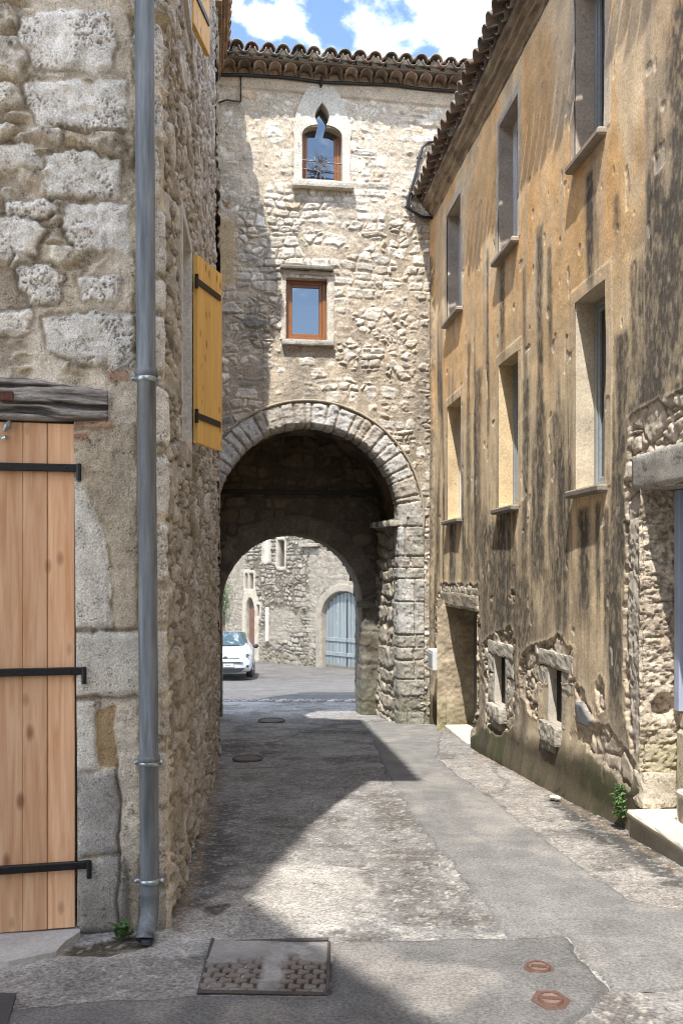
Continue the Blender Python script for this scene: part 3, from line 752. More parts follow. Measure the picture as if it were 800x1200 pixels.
# ---- dressed arch: legs and ring as one continuous band of separate voussoirs
def arch_band(name, fr, ac, zs, r, width, zfoot, b_front, depth, seed, n_vous, parent, mat, leg_h=.27, left_leg=True, cols=((.47, .455, .425), (.36, .33, .28)), rel=.03, mort=(.30, .25, .19), q_step=.0105, t_step=.0125):
    legL = zs - zfoot; arc = math.pi * r
    t = np.arange(0, legL + arc + (legL if left_leg else .3) + t_step, t_step)
    q = np.concatenate([np.arange(-depth, 0, .03), np.arange(0, width + q_step, q_step)])
    T, Q = np.meshgrid(t, q)
    th = np.clip((T - legL) / r, 0, math.pi); onleg1 = T < legL; onleg2 = T > legL + arc
    dx = np.cos(th); dz = np.sin(th)
    cx = ac + 0 * T; cz_ = np.where(onleg1, zfoot + T, np.where(onleg2, zs - (T - legL - arc), zs))
    # stones
    vb = arc / n_vous; ta = T - legL
    jit = .34 * vb
    i0 = np.floor(ta / vb)
    def edges(i): return i * vb + jit * (_hash(i, np.zeros_like(i), seed) - .5) * 2
    lo = edges(i0); i0 = np.where(ta < lo, i0 - 1, i0); hi = edges(i0 + 1); i0 = np.where(ta >= hi, i0 + 1, i0); lo = edges(i0); hi = edges(i0 + 1)
    ev = np.minimum(ta - lo, hi - ta)
    Tq = T + .34 * leg_h * np.sin(T * 5.3 + seed) + .2 * leg_h * np.sin(T * 11.7); j0 = np.floor(Tq / leg_h) + 500 * onleg2; zl = Tq - np.floor(Tq / leg_h) * leg_h; el = np.minimum(zl, leg_h - zl)
    split = .22 + .56 * _hash(j0, np.ones_like(j0), seed + 2); qs = width * split
    el = np.where(_hash(j0, np.ones_like(j0) * 3, seed) > .35, np.minimum(el, np.where(Q > 0, np.abs(Q - qs), 9)), el)
    side_ = (Q > qs) * 1.0
    leg = onleg1 | onleg2
    e = np.where(leg, el, ev); ident = np.where(leg, j0 * 2 + side_ + 900, i0)
    wob = .016 * (fbm(T * 9, Q * 9, seed + 50, 3) - .5)
    outer = np.where(leg, .35, width - .035 * _hash(i0, np.ones_like(i0) * 7, seed) - Q)
    e = np.minimum(e, np.where(leg, 9, outer)) + wob
    g = ss(.004, .022, e); r1 = _hash(ident, np.ones_like(ident), seed + 3); r2 = _hash(ident, np.ones_like(ident), seed + 4)
    nA = fbm(T * 7, Q * 7, seed + 60, 5); nB = fbm(T * 30, Q * 30, seed + 61, 4); rgd = ridged(T * 10, Q * 10, seed + 62, 4)
    h = g * (rel * .55 + rel * .5 * r1) + (nA - .5) * .016 + (nB - .5) * .014 + (rgd - .6) * .035
    f = np.clip(Q, 0, None); back = np.clip(-Q, 0, None)
    infl = ss(-.02, .02, Q)
    rad = r + f - h * (1 - infl) * .8 - .012 * np.exp(-(Q / .015) ** 2) * -1
    out = b_front + h * infl - back - .012 * np.exp(-(Q / .02) ** 2)
    a = np.where(onleg1, cx + rad, np.where(onleg2, cx - rad, cx + rad * dx)); z = np.where(leg, cz_, cz_ + rad * dz)
    c = lerp(np.array(cols[0]), np.array(cols[1]), (r2)[..., None]) * (.78 + .45 * nB)[..., None]
    c = mix3(np.broadcast_to(np.array(mort), c.shape), c, ss(.003, .016, e))
    if width > .25:
        c = mix3(c, (.23, .235, .20), .55 * leg * ss(.35, .65, nA)); c = mix3(c, (.13, .135, .08), .5 * leg * ss(-.2, -.8, z))
    return field(name, fr.P(a, out, z), c, mat, parent, flip=True)
arch_band('arch_stones', FT, ac, zs, R_IN, .335, GROUND, .012, .30, 5, 27, tower, M_TOWER, cols=((.52, .515, .50), (.36, .325, .27)))
b = MB(); pts = [FT.p(ac + (R_OUT + .035) * math.cos(t), .03, zs + (R_OUT + .035) * math.sin(t)) for t in np.linspace(-.15, math.pi, 40)]
b.tube(pts, .02, 6, (.40, .34, .26)); b.build('arch_hood', M_TOWER, tower, True)

# ---- passage behind: walls, vault, inner arch
B1, B2 = 1.42, 2.05
def plane_field(name, f, us, vs, seed, amp, cols, mort, parent, sx=.26, sz=.15, hole=None, mat=M_TOWER, asl=False):
    S, Z = np.meshgrid(us, vs); n1 = fbm(S * 5, Z * 5, seed, 5); n2 = fbm(S * 22, Z * 22, seed + 1, 4)
    if asl == 'never': e, r1, r2 = ashlar(S, Z, .42, .26, seed); st = ss(.004, .022, e); cm = ss(.003, .014, e)
    else: e, r1, r2, r3, tx, tz = coursed(S, Z, sx, sz, seed, .7, .3); st = ss(.0, .022, e); cm = ss(.0, .014, e)
    h = st * amp * (.5 + r1 + .5 * (r2 - .5) * tx + .5 * (r1 - .5) * tz) + (ridged(S * 9, Z * 9, seed + 3, 4) - .6) * .03 + (n1 - .5) * .02 + (n2 - .5) * .012
    c = mix3(np.broadcast_to(np.array(mort), S.shape + (3,)), lerp(np.array(cols[0]), np.array(cols[1]), r2[..., None]) * (.75 + .5 * n2)[..., None], cm)
    return field(name, f(S, h, Z), c, mat, parent, hole)
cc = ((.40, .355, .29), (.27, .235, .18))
aR = ac + R_IN + .045; aL = ac - R_IN - .045
tap = .10
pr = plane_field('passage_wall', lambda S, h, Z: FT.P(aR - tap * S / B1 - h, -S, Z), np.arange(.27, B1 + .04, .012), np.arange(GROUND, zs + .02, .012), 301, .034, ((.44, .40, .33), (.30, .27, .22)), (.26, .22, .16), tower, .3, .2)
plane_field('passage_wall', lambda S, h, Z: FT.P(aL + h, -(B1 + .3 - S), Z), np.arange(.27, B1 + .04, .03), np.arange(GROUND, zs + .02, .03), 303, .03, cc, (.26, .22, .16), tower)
# imposts
m = MB()
for k in range(4):
    z0 = zs - .10 + .004 * k; m.rock(FT, aR - .16 - tap * (.28 + .3 * k) / B1, aR + .05, -.02 - .32 * k, -.02 - .32 * (k + 1) + .012, z0 - .01, z0 + .075, np.array((.40, .37, .31)) * random.uniform(.8, 1.15), .008)
m.build('impost', M_TOWER, tower)
# vault
th = np.linspace(0, math.pi, 150); bb = np.arange(.25, B1 + .06, .03); T_, B_ = np.meshgrid(th, bb)
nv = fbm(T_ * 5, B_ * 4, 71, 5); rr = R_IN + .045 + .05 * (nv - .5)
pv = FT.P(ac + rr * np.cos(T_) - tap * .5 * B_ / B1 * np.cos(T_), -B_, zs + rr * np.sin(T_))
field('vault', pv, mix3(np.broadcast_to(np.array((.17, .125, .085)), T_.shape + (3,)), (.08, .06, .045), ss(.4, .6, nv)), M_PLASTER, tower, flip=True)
# inner wall with the lower arch
FB = Frame(*FT.p(0, -B1, 0)[:2], FT.ux, FT.uy)
k1 = FB.sz(424, 722); k0 = FB.sz(260, 722); ac2 = (k1[0] + k0[0]) / 2 ; r2_ = (k1[0] - k0[0]) / 2; zs2 = FB.sz(342, 626)[1] - r2_
us = np.arange(aL - .1, aR + .02, .02); vs = np.arange(GROUND, zs + R_IN + .1, .02)
cs = (us[1:] + us[:-1]) / 2; cz = (vs[1:] + vs[:-1]) / 2; CS, CZ = np.meshgrid(cs, cz)
hole = ((CS - ac2) ** 2 + (CZ - zs2) ** 2 < (r2_ + .06) ** 2) | ((np.abs(CS - ac2) < r2_ + .06) & (CZ < zs2))
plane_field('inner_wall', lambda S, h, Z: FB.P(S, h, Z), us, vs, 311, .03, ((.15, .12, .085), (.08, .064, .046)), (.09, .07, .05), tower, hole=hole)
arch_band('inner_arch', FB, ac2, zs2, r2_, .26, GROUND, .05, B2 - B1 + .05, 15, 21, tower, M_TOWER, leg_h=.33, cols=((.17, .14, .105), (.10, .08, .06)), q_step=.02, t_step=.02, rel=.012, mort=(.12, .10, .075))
m = MB(); zb = A(340, 568)[1] ; m.box(FB, aL, aR, .16, .06, zb - .03, zb + .035, (.03, .025, .02)); m.build('iron_beam', plain_mat('dark_beam', (.02, .016, .013), .8, 0, 30, .3, .2), tower)
m = MB(); q = FB.sz(418, 708); m.rock(FB, q[0] - .02, q[0] + .2, .10, .0, q[1] - .05, q[1] + .05, (.16, .145, .12), .01); m.tube([FB.p(q[0] + .06, .06, q[1] + .04), FB.p(q[0] + .3, .2, q[1] + .16)], .02, 8, (.12, .105, .085)); m.build('hinge_stone', M_TOWER, tower)
# pilaster blocks left and right of the inner arch, and the mass of the tower
m = MB()
m.box(FT, aR + .06, 2.2, -.06, -B2, GROUND, 8.1, (.3, .27, .22)); m.box(FT, -3.35, aL - .06, -.06, -B2, GROUND, 8.1, (.3, .27, .22))
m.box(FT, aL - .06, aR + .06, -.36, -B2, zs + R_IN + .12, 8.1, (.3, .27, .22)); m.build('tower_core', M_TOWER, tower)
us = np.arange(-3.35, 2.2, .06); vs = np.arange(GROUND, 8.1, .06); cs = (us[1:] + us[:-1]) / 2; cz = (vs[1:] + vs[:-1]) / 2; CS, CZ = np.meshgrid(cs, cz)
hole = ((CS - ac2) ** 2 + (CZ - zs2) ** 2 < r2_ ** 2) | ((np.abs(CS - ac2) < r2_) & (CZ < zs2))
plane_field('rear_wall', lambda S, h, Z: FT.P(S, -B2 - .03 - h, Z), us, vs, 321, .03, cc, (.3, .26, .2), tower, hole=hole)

# ---- lower window
win = window_box('window', FT, w2[0], w2[1], w2[2], w2[3], .10, M_BROWN, tower, M_TOWER, (.52, .47, .38), .055, False)
m = MB()
m.rock(FT, w2[0] - .075, w2[0] - .002, .022, -.12, w2[2] - .01, w2[3] + .04, (.54, .49, .41), .008); m.rock(FT, w2[1] + .002, w2[1] + .10, .022, -.12, w2[2] - .01, w2[3] + .04, (.56, .51, .43), .008)
m.rock(FT, w2[0] - .075, w2[1] + .10, .026, -.12, w2[3] + .045, w2[3] + .10, (.53, .48, .40), .008); m.build('surround', M_TOWER, win)
m = MB(); m.rock(FT, w2[0] - .085, w2[1] + .085, .10, -.1, w2[3] + .102, w2[3] + .155, (.20, .19, .165), .008); m.build('drip_stone', M_TOWER, win)
m = MB(); m.rock(FT, w2[0] - .06, w2[1] + .09, .09, -.1, w2[2] - .085, w2[2] - .012, (.44, .42, .38), .008); m.build('sill', M_TOWER, win)

# ---- ogee window with an iron ornament
def outer_of(p):
    a, z = p; d = a - w1c
    if z <= zsp + .01: return (w1c + math.copysign(hw + .11, d), z)
    t = min(1, (z - zsp) / (ztip - zsp)); return (w1c + math.copysign(lerp(hw + .13, .13, t ** 1.5), d) if abs(d) > 1e-6 else w1c, lerp(z, ztip + .24, t ** 1.3) if t < 1 else ztip + .22)
outer = [outer_of(p) for p in inner]
o = thing  # (kept short below)
m = MB(); m.ring(FT, inner, outer, .035, -.22, (.60, .55, .46)); ww = m.build('ogee_window', M_TOWER, tower)
for q0, q1, q2, q3, cc_ in ((w1c - hw - .30, w1c - hw - .115, zz0 + .20, zz0 + .43, (.58, .52, .42)), (w1c + hw + .115, w1c + hw + .33, zz0 + .17, zz0 + .40, (.60, .55, .45)), (w1c + hw + .05, w1c + hw + .20, zz0 + .45, zz0 + .60, (.60, .55, .45))):
    m = MB(); m.rock(FT, q0, q1, .018, -.05, q2, q3, cc_, .008, int(q2 * 9)); m.build('dressed_stone', M_TOWER, ww)
m = MB(); m.rock(FT, w1c - hw - .14, w1c + hw + .16, .13, -.22, zz0 - .10, zz0 - .004, (.55, .50, .42), .008); m.build('sill', M_TOWER, ww)
m = MB(); f0 = -.13; hh = zsp - .005
for s_ in (-1, 1):
    m.box(FT, w1c + s_ * (hw - .002), w1c + s_ * (hw - .055), f0, f0 - .06, zz0, hh + .08); m.box(FT, w1c + s_ * (hw - .057), w1c + s_ * (hw - .09), f0 - .012, f0 - .055, zz0 + .045, hh + .06)
m.box(FT, w1c - hw + .055, w1c + hw - .055, f0, f0 - .06, zz0, zz0 + .045)
m.build('frame', M_BROWN, ww)
m = MB(); m.prism(FT, [(w1c + (a - w1c) * .99, z) for a, z in inner], f0 - .03, f0 - .036); m.build('pane', M_GLASS, ww)
m = MB(); m.box(FT, w1c - hw, w1c + hw, f0 - .07, f0 - .08, zz0, ztip + .05); m.build('room_shade_panel', M_DARK, ww)  # black sheet imitating the room's darkness
m = MB(); zb = A(377, 190)[1]; cb = .0
m.tube([FT.p(w1c - hw - .03, cb, zb + .02), FT.p(w1c + hw + .03, cb, zb - .01)], .009)
m.tube([FT.p(w1c - hw + .03, cb - .03, zb - .09), FT.p(w1c + hw - .05, cb - .03, zb - .1)], .007)
for k in range(13):
    an = math.radians(90 + (k - 6) * 19 + random.uniform(-5, 5)); L = random.uniform(.17, .27) * (1 if abs(k - 6) < 5 else .7); lean = random.uniform(.02, .09)
    c0 = FT.p(w1c - .02, cb + .01, zb - .02); e1 = FT.p(w1c - .02 + math.cos(an) * L, cb + lean, zb - .02 + math.sin(an) * L); mid = (c0 + e1) / 2 + FT.p(0, .02, 0) - FT.p(0, 0, 0)
    m.tube([c0, mid, e1], [.006, .0045, .002], 5)
for k in range(8):
    an = 2 * math.pi * k / 8; cx, cz_ = w1c - .02 + .07 * math.cos(an), zb - .03 + .085 * math.sin(an)
    m.tube([FT.p(cx + .033 * math.cos(t), cb + .015 + .01 * math.sin(2 * t), cz_ + .033 * math.sin(t)) for t in np.linspace(0, 5.2, 10)], .0055, 5)
for sg in (-1, 0, 1): m.tube([FT.p(w1c - .02, cb + .01, zb), FT.p(w1c - .02 + sg * .03, cb + .02, zb - .1), FT.p(w1c - .02 + sg * .075, cb, zz0 + .01)], .007, 5)
m.build('iron_ornament', plain_mat('wrought_iron', (.20, .19, .19), .45, .5, 60, .3, .1), ww)
m = MB(); q = A(376, 103); m.tube([FT.p(q[0] - .01, 0, q[1] - .02), FT.p(q[0], .12, q[1] + .10)], .022, 6); m.build('iron_stub', plain_mat('rusty_iron', (.06, .028, .02), .85, .2, 60, .4, .3), tower)

# ---- eave: two rows of hollow tiles, then the roof
ze = 7.80; m = MB(); pitch = .205
a0, a1 = -3.3, 2.0
n = int((a1 - a0) / pitch)
m.box(FT, a0, a1, -.1, .25, ze + .262, ze + .285, (.26, .20, .15))
for i in range(n):
    a = a0 + i * pitch; cl = lambda: np.array((.25, .18, .13)) * random.uniform(.6, 1.3)
    ax = FT.p(0, -1, 0) - FT.p(0, 0, 0)
    m.shell(FT.p(a + pitch / 2,   .24, ze + .175), ax, (0, 0, 1), .4, .084, .084, col=cl())
m.build('tile_cornice', M_TILE, tower, True)
m = MB()
for i in range(n + 1):
    a = a0 + i * pitch
    for j in range(6):
        j_ = random.uniform(-.02, .03) if j == 0 else 0; ax = FT.p(0, -1, .40) - FT.p(0, 0, 0); ja = random.uniform(-.01, .01)
        cl = lambda: lerp(np.array((.29, .20, .145)), np.array((.34, .31, .26)), random.random()) * random.uniform(.6, 1.2)
        m.shell(FT.p(a + ja, .36 + j_ - j * .42, ze + .33 + j * .168 + random.uniform(-.008, .008)), ax, (0, 0, 1), .5, .094, .08, col=cl()); m.shell(FT.p(a + pitch / 2, .37 + j_ - j * .42, ze + .355 + j * .168), ax, (0, 0, 1), .5, .08, .094, col=cl(), inv=True)
    m.box(FT, a - .06, a + .06, .33, .30, ze + .30, ze + .365, (.45, .39, .31), .01)
m.build('roof', M_TILE, tower, True)
m = MB(); m.tube([FT.p(a, .05 + .01 * math.sin(a * 9), ze + .135 - .012 * math.sin(a * 4 + 1)) for a in np.linspace(-3.1, 1.2, 50)], .022, 6)
m.tube([FT.p(A(282, 85)[0], .05, ze + .135), FT.p(A(282, 85)[0], .045, ze - .22)], .01, 5); m.tube([FT.p(A(282, 95)[0], .045, ze - .22), FT.p(A(265, 100)[0], .05, ze - .21), FT.p(A(250, 103)[0], .06, ze - .29)], .012, 5)
cp = [(512, 167), (500, 168), (494, 174), (490, 186), (487, 203), (481, 222), (477, 234), (476, 243), (483, 249), (492, 255), (506, 256)]
m.tube([FT.p(*(lambda q: (q[0], .045, q[1]))(A(*p))) for p in cp], .019, 8); m.tube([FT.p(*(lambda q: (q[0], .075, q[1]))(A(p[0] + 2.2, p[1] + 2))) for p in cp[4:]], .016, 6)
for p in cp[3:8:2]: q = A(*p); m.tube([FT.p(q[0] - .03, .03, q[1]), FT.p(q[0] + .05, .03, q[1])], .012, 5)
m.build('electric_cable', M_CABLE, tower, True)

# ================================================================== COURTYARD HOUSE seen through the gate
FC = Frame(2.2, 36, -8.7, 9, True)
if FC.ny > 0: FC.nx, FC.ny = -FC.nx, -FC.ny
court = thing('courtyard_house', (-1, 40, -2.9), 'sunlit rubble stone house beyond the passage with a grey arched barn door', 'house')
C_ = FC.sz
us = np.arange(-1.5, 13.2, .034); vs = np.arange(-3.1, 6.5, .034); S, Z = np.meshgrid(us, vs)
pxs, pys = FC.inv(S, Z)
n1 = fbm(S * 3, Z * 3, 503, 5); n2 = fbm(S * 12, Z * 12, 504, 3); n3 = fbm(S * .8, Z * .8, 505, 3)
e, r1, r2, r3, tx, tz = coursed(S, Z, .30, .17, 61, .6, .5); e = e / .16; st = ss(.0, .15, e)
H = st * (.02 + .05 * r1) + (n1 - .5) * .05 + (ridged(S * 5, Z * 5, 62, 3) - .6) * .05
stc = lerp(np.array((.33, .30, .25)), np.array((.17, .15, .125)), r2[..., None]) * (.75 + .5 * n2)[..., None]
C = mix3(np.broadcast_to(np.array((.21, .18, .14)), S.shape + (3,)), stc, ss(.05, .2, e)); C = mix3(C, (.09, .075, .055), .75 * (1 - ss(0, .06, e)))
ren = ss(.64, .74, n3 + .3 * (n1 - .5)) * .8
for pp in ([(362, 645), (425, 640), (425, 700), (378, 690), (372, 740), (362, 785)], [(318, 716), (336, 712), (340, 752), (312, 752)], [(262, 660), (288, 650), (290, 772), (262, 772)]):
    ren = np.maximum(ren, ss(3, -3, poly_sd(pxs, pys, pp) + 8 * (n1 - .5)))
H = lerp(H, .045 + .03 * (n1 - .5), ren * .7); C = mix3(C, np.array((.30, .265, .21)), ren * .7); C = mix3(C, (.20, .18, .13), .7 * ss(-2.0, -2.8, Z + .6 * (n1 - .5)) * (1 - ren))
def quad_px(x0, x1, y0, y1): return [C_(x0, y0), C_(x1, y0), C_(x1, y1), C_(x0, y1)]
bl, br = C_(378, 740)[0], C_(430, 740)[0]; bw = abs(bl - br); bc_ = (bl + br) / 2; btop = C_(400, 694)[1]; bspr = btop - bw * .42; bbot = -3.0
def arch_sd(a, z, c, hw, zb, zspr, ztop):
    d1 = np.maximum(np.abs(a - c) - hw, np.maximum(zb - z, z - zspr)); d2 = np.hypot((a - c), (z - zspr) * hw / (ztop - zspr)) - hw
    return np.where(z > zspr, d2, d1)
d = arch_sd(S, Z, bc_, bw / 2, bbot - 1, bspr, btop)
rim = ss(.42, .36, d); H = lerp(H, .06, rim); C = mix3(C, np.array((.31, .27, .215)), rim * .85); H = lerp(H, -.28, ss(.04, 0, d)); C = mix3(C, (.3, .26, .2), ss(.04, 0, d))
p0 = C_(294, 740)[0]; pw = abs(C_(290, 740)[0] - C_(299, 740)[0]) ; pz = C_(294, 703)[1]
d = arch_sd(S, Z, p0, pw / 2, -4, pz - .75, pz); rim = ss(.34, .3, d); H = lerp(H, .06, rim); C = mix3(C, (.42, .37, .29), rim * .9); H = lerp(H, -.22, ss(.04, 0, d)); C = mix3(C, (.2, .16, .12), ss(.04, 0, d))
slots = [(327, 333, 634, 664, -.3, (.05, .045, .04)), (310, 315, 628, 656, -.06, (.58, .52, .42)), (288.5, 292.5, 673, 690, -.3, (.05, .04, .035)), (293.5, 297, 673, 690, -.3, (.05, .04, .035)), (302, 304, 710, 722, -.2, (.06, .05, .04))]
for x0, x1, y0, y1, hh, cc_ in slots:
    d = poly_sd(S, Z, quad_px(x0, x1, y0, y1)); rim = ss(.2, .15, d); H = lerp(H, .05, rim); C = mix3(C, (.42, .37, .3), rim * .85); H = lerp(H, hh, ss(.03, 0, d)); C = mix3(C, cc_, ss(.03, 0, d))
field('wall', FC.P(S, H, Z), C, M_TOWER, court, flip=False)
m = MB()
for leaf in (0, 1):
    b = MB(); x0, x1 = (bc_ - bw / 2, bc_) if leaf == 0 else (bc_, bc_ + bw / 2); q = (x1 - x0) / 6
    for i in range(6):
        xa, xb = x0 + i * q + .008, x0 + (i + 1) * q - .008; xm = (xa + xb) / 2; ht = bspr + (btop - bspr) * math.sqrt(max(0, 1 - ((xm - bc_) / (bw / 2)) ** 2)) - .02
        b.box(FC, xa, xb, -.16, -.22, bbot + .25, ht, np.array((1, 1, 1)) * random.uniform(.88, 1.08), .01)
    for zz in (-1.75, -2.35): b.box(FC, x0 + .02, x1 - .02, -.12, -.17, zz, zz + .16, (1.02, 1.02, 1.02), .01)
    b.box(FC, (x1 if leaf == 0 else x0) - .035, (x1 if leaf == 0 else x0) + .035, -.13, -.2, bbot + .3, btop - .3, (.45, .45, .45))
    b.box(FC, x0, x1, -.16, -.23, bbot + .05, bbot + .25, (.75, .62, .45), .01)
    dl = b.build('barn_door', attr_m_bd if leaf else (globals().setdefault('attr_m_bd', wood_mat('grey_green_paint', (.235, .265, .265), (.18, .205, .21), (.3, .33, .32), .6, .5))), court)
b = MB(); b.prism(FC, [(p0 - pw / 2, -3), (p0 + pw / 2, -3), (p0 + pw / 2, pz - .7), (p0, pz), (p0 - pw / 2, pz - .7)], -.15, -.2, (.17, .09, .07)); b.build('pointed_door', M_TILE, court)
x0, x1 = C_(255, 730)[0], C_(264, 730)[0]
b = MB(); b.box(FC, x0, x1, .09, .02, -3, C_(260, 717)[1], (.20, .10, .08), .02); b.build('side_door', M_TILE, court)
b = MB(); q0, q1 = C_(354, 639)[0], C_(376, 639)[0]; zz = C_(365, 639)[1]; b.box(FC, q0, q1, .22, -.05, zz - .07, zz + .07, (.30, .27, .22), .02); b.build('stone_ledge', M_TOWER, court)
b = MB(); q0 = C_(314.5, 730)[0]; b.box(FC, q0 - .09, q0 + .09, .14, 0, C_(315, 752)[1], C_(315, 712)[1], (.60, .55, .47), .03); b.build('pale_post', M_TOWER, court)
b = MB(); b.box(FC, -1.5, 13.2, -.35, -6, -3.3, 6.4, (.4, .36, .3)); b.build('house_body', M_TOWER, court)
b = MB(); b.prism(Frame(FC.ox, FC.oy, FC.ux, FC.uy) if False else FC, [(-1.7, 6.35), (13.4, 6.35), (13.4, 6.5), (-1.7, 6.5)], .4, -6.2, (.34, .22, .15)); b.build('roof', M_TILE, court)
# ================================================================== RENDERED HOUSE ON THE RIGHT
FR = Frame(2.52, 0, -.09636, 1, True)
KS = 1.00463
rh = thing('rendered_house', (2.6, 8, -.5), 'tall house with streaked ochre render, narrow recessed windows and a tiled eave on the right', 'house')
Rz = FR.sz
def sD(d): return d * KS
W = [(sD(6.68), sD(7.30)), (sD(8.88), sD(9.57)), (sD(11.25), sD(12.05))]
UP = (4.46, 5.83); LO = (1.93, 3.39)
wins = [(*w, *UP) for w in W] + [(*w, *LO) for w in W]
cel = (sD(10.47), sD(12.12), -1.2, .83)
sw1 = (Rz(591.5, 800)[0], Rz(579, 800)[0], -.07, .43)
sw2 = (Rz(657.5, 820)[0], Rz(642, 820)[0], .03, .49)
gd = (sD(4.75), sD(6.02), -.5, 1.83)
END = sD(12.99)
TOPZ = 6.15
holes = wins + [cel, sw1, sw2, gd]
ex_u = [h[i] for h in holes for i in (0, 1)]; ex_v = [h[i] for h in holes for i in (2, 3)]
us = np.concatenate([lines(sD(4.3), sD(8.5), .0095, ex_u), lines(sD(8.51), END, .0135, ex_u)]); vs = lines(-.95, TOPZ, .0095, ex_v)
S, Z = np.meshgrid(us, vs); pxs, pys = FR.inv(S, Z)
n1 = fbm(S * 4, Z * 4, 203, 5); n2 = fbm(S * 20, Z * 20, 204, 4); n3 = fbm(S * .9, Z * .7, 205, 3); nb = fbm(S * 1.6, Z * 1.1, 206, 4)
stv = fbm(S * 5.2, Z * .50, 207, 5); stf = fbm(S * 30, Z * 2.0, 208, 3); stw = fbm(S * 2.6, Z * .25, 209, 3)
H = (n1 - .5) * .009 + (n2 - .5) * .0022 + (n3 - .5) * .03
# lime wash: ochre above, paler and greyer where it has washed off
C = np.zeros(S.shape + (3,)); C[:] = (.82, .53, .262)
C = mix3(C, (.82, .63, .40), ss(.42, .66, nb)); C = mix3(C, (.74, .43, .165), .6 * ss(.55, .7, fbm(S * 2.2, Z * 1.0, 211, 4)))
C = mix3(C, (.62, .48, .32), .75 * ss(.48, .66, stv) * ss(6.2, 4.2, Z)); C = mix3(C, (.50, .40, .30), .4 * ss(.54, .72, stw + .15 * (n1 - .5)))
C = mix3(C, (.78, .64, .43), .8 * ss(4.2, 2.2, Z + 1.0 * (n3 - .5)))
C = mix3(C, (.50, .42, .32), .6 * ss(1.3, .2, Z + .8 * (n3 - .5)))
C = C * (.90 + .22 * n1)[..., None]
pale = (.66, .56, .42)
for s0, s1, z0, z1 in wins:
    d = np.maximum(np.abs(S - (s0 + s1) / 2) - (s1 - s0) / 2, np.abs(Z - (z0 + z1) / 2) - (z1 - z0) / 2)
    k = ss(.115, .095, d + .02 * (n1 - .5)) * (Z > z0 - .02); C = mix3(C, np.array((.62, .55, .45)) if z0 > 4 else np.array((.62, .51, .36)), k * (.85 if z0 > 4 else .55)); H += .004 * k
# rain-washed black growth: general veil of runs that thickens downwards, plus the large runs seen in the photograph
veil = ss(.60, .80, stv * .62 + stw * .32 + .09 * stf + .17 * ss(4.6, 1.8, Z) - .02 + .1 * (n1 - .5)) * ss(5.6, 3.6, Z) * ss(-.2, .6, Z)
M = veil * .9
runs = [(692, 197, 345, 9, .95), (588, 306, 420, 7, .8), (571, 290, 520, 3.5, .75), (632, 262, 640, 9, .8), (644, 285, 430, 6, .7), (614, 310, 600, 5, .55), (722, 225, 285, 8, .75),
        (587, 605, 770, 15, .95), (574, 612, 700, 6, .8), (684, 592, 735, 19, .95), (701, 585, 720, 7, .8), (531, 622, 720, 7, .75), (507, 300, 860, 5, .75), (632, 470, 700, 16, .85), (650, 480, 600, 8, .7), (615, 440, 690, 9, .8), (602, 480, 640, 5, .7),
        (560, 430, 720, 8, .7), (549, 400, 690, 5, .65), (727, 385, 720, 17, .85), (742, 300, 560, 10, .7), (711, 590, 770, 9, .8), (660, 600, 760, 9, .6), (604, 640, 760, 8, .7), (640, 660, 790, 12, .6), (545, 640, 760, 8, .75), (768, 160, 560, 14, .85)]
for x, y0, y1, wd, k in runs:
    s0, zt = Rz(x, y0); zb_ = Rz(x, y1)[1]; hw_ = wd / FX * (s0 / KS) * 2772 / (s0 / KS) ** 2 * 0 + (Rz(x - wd / 2, y0)[0] - Rz(x + wd / 2, y0)[0]) / 2
    dx = np.abs(S - s0 - .03 * (fbm(Z * 1.7, S * 0 + x, 220, 2) - .5)) / (hw_ * (.75 + .9 * (fbm(Z * 2.2, S * 0 + x * .37, 221, 3) - .35)) + 1e-3)
    M = np.maximum(M, k * ss(1.55, .3, dx + .55 * (n2 - .5)) * ss(zb_ - .25, zb_ + .35, Z + .25 * (stf - .5)) * ss(zt + .02, zt - .06, Z))
big = ss(22, -26, poly_sd(pxs, pys, [(800, -10), (779, 20), (770, 120), (758, 250), (752, 340), (742, 400), (728, 430), (722, 520), (735, 700), (830, 720), (830, -10)]) + 30 * (stv - .5) + 14 * (n1 - .5))
M = np.maximum(M, big * (.9 - .35 * ss(.5, .65, n1)))
low2 = ss(16, -16, poly_sd(pxs, pys, [(556, 600), (585, 620), (604, 640), (628, 690), (640, 750), (612, 780), (612, 870), (640, 930), (560, 900)]) + 40 * (stv - .5) + 20 * (n1 - .5)); M = np.maximum(M, .78 * low2)
low3 = ss(8, -8, poly_sd(pxs, pys, [(690, 846), (735, 846), (750, 900), (748, 935), (720, 915), (696, 880)]) + 14 * (n1 - .5)); M = np.maximum(M, .6 * low3)
M = M * (1 - .30 * ss(.50, .70, fbm(S * 22, Z * 11, 230, 4)))
crust = fbm(S * 45, Z * 24, 231, 3)
C = mix3(C, np.array((.082, .073, .062)), np.clip(M * (1.08 + .8 * (crust - .5)), 0, .95))
C = mix3(C, (.30, .25, .20), .25 * ss(.55, .7, stf) * ss(4, 2, Z))
# chips in the render
ch = ss(.80, .82, fbm(S * 9, Z * 6, 240, 2)); H -= .006 * ch; C = mix3(C, (.56, .49, .39), .7 * ch)
# foot of the wall: damp, dark olive, bulging
foot = ss(.13, -.10, Z + .16 + .30 * (n3 - .5) - .07 * (8.5 - S) + .12 * (n1 - .5)); C = mix3(C, np.array((.062, .051, .032)) , .94 * foot); C = mix3(C, np.array((.06, .066, .024)), .7 * foot * ss(.5, .62, n1 + .1 * (nb - .5))); C = mix3(C, (.14, .115, .075), .5 * foot * ss(.52, .64, fbm(S * 7, Z * 1.6, 250, 4)))
H += (.03 * foot + .05 * foot * ss(-.3, -.6, Z)) * ss(sD(12.1), sD(11.2), S)
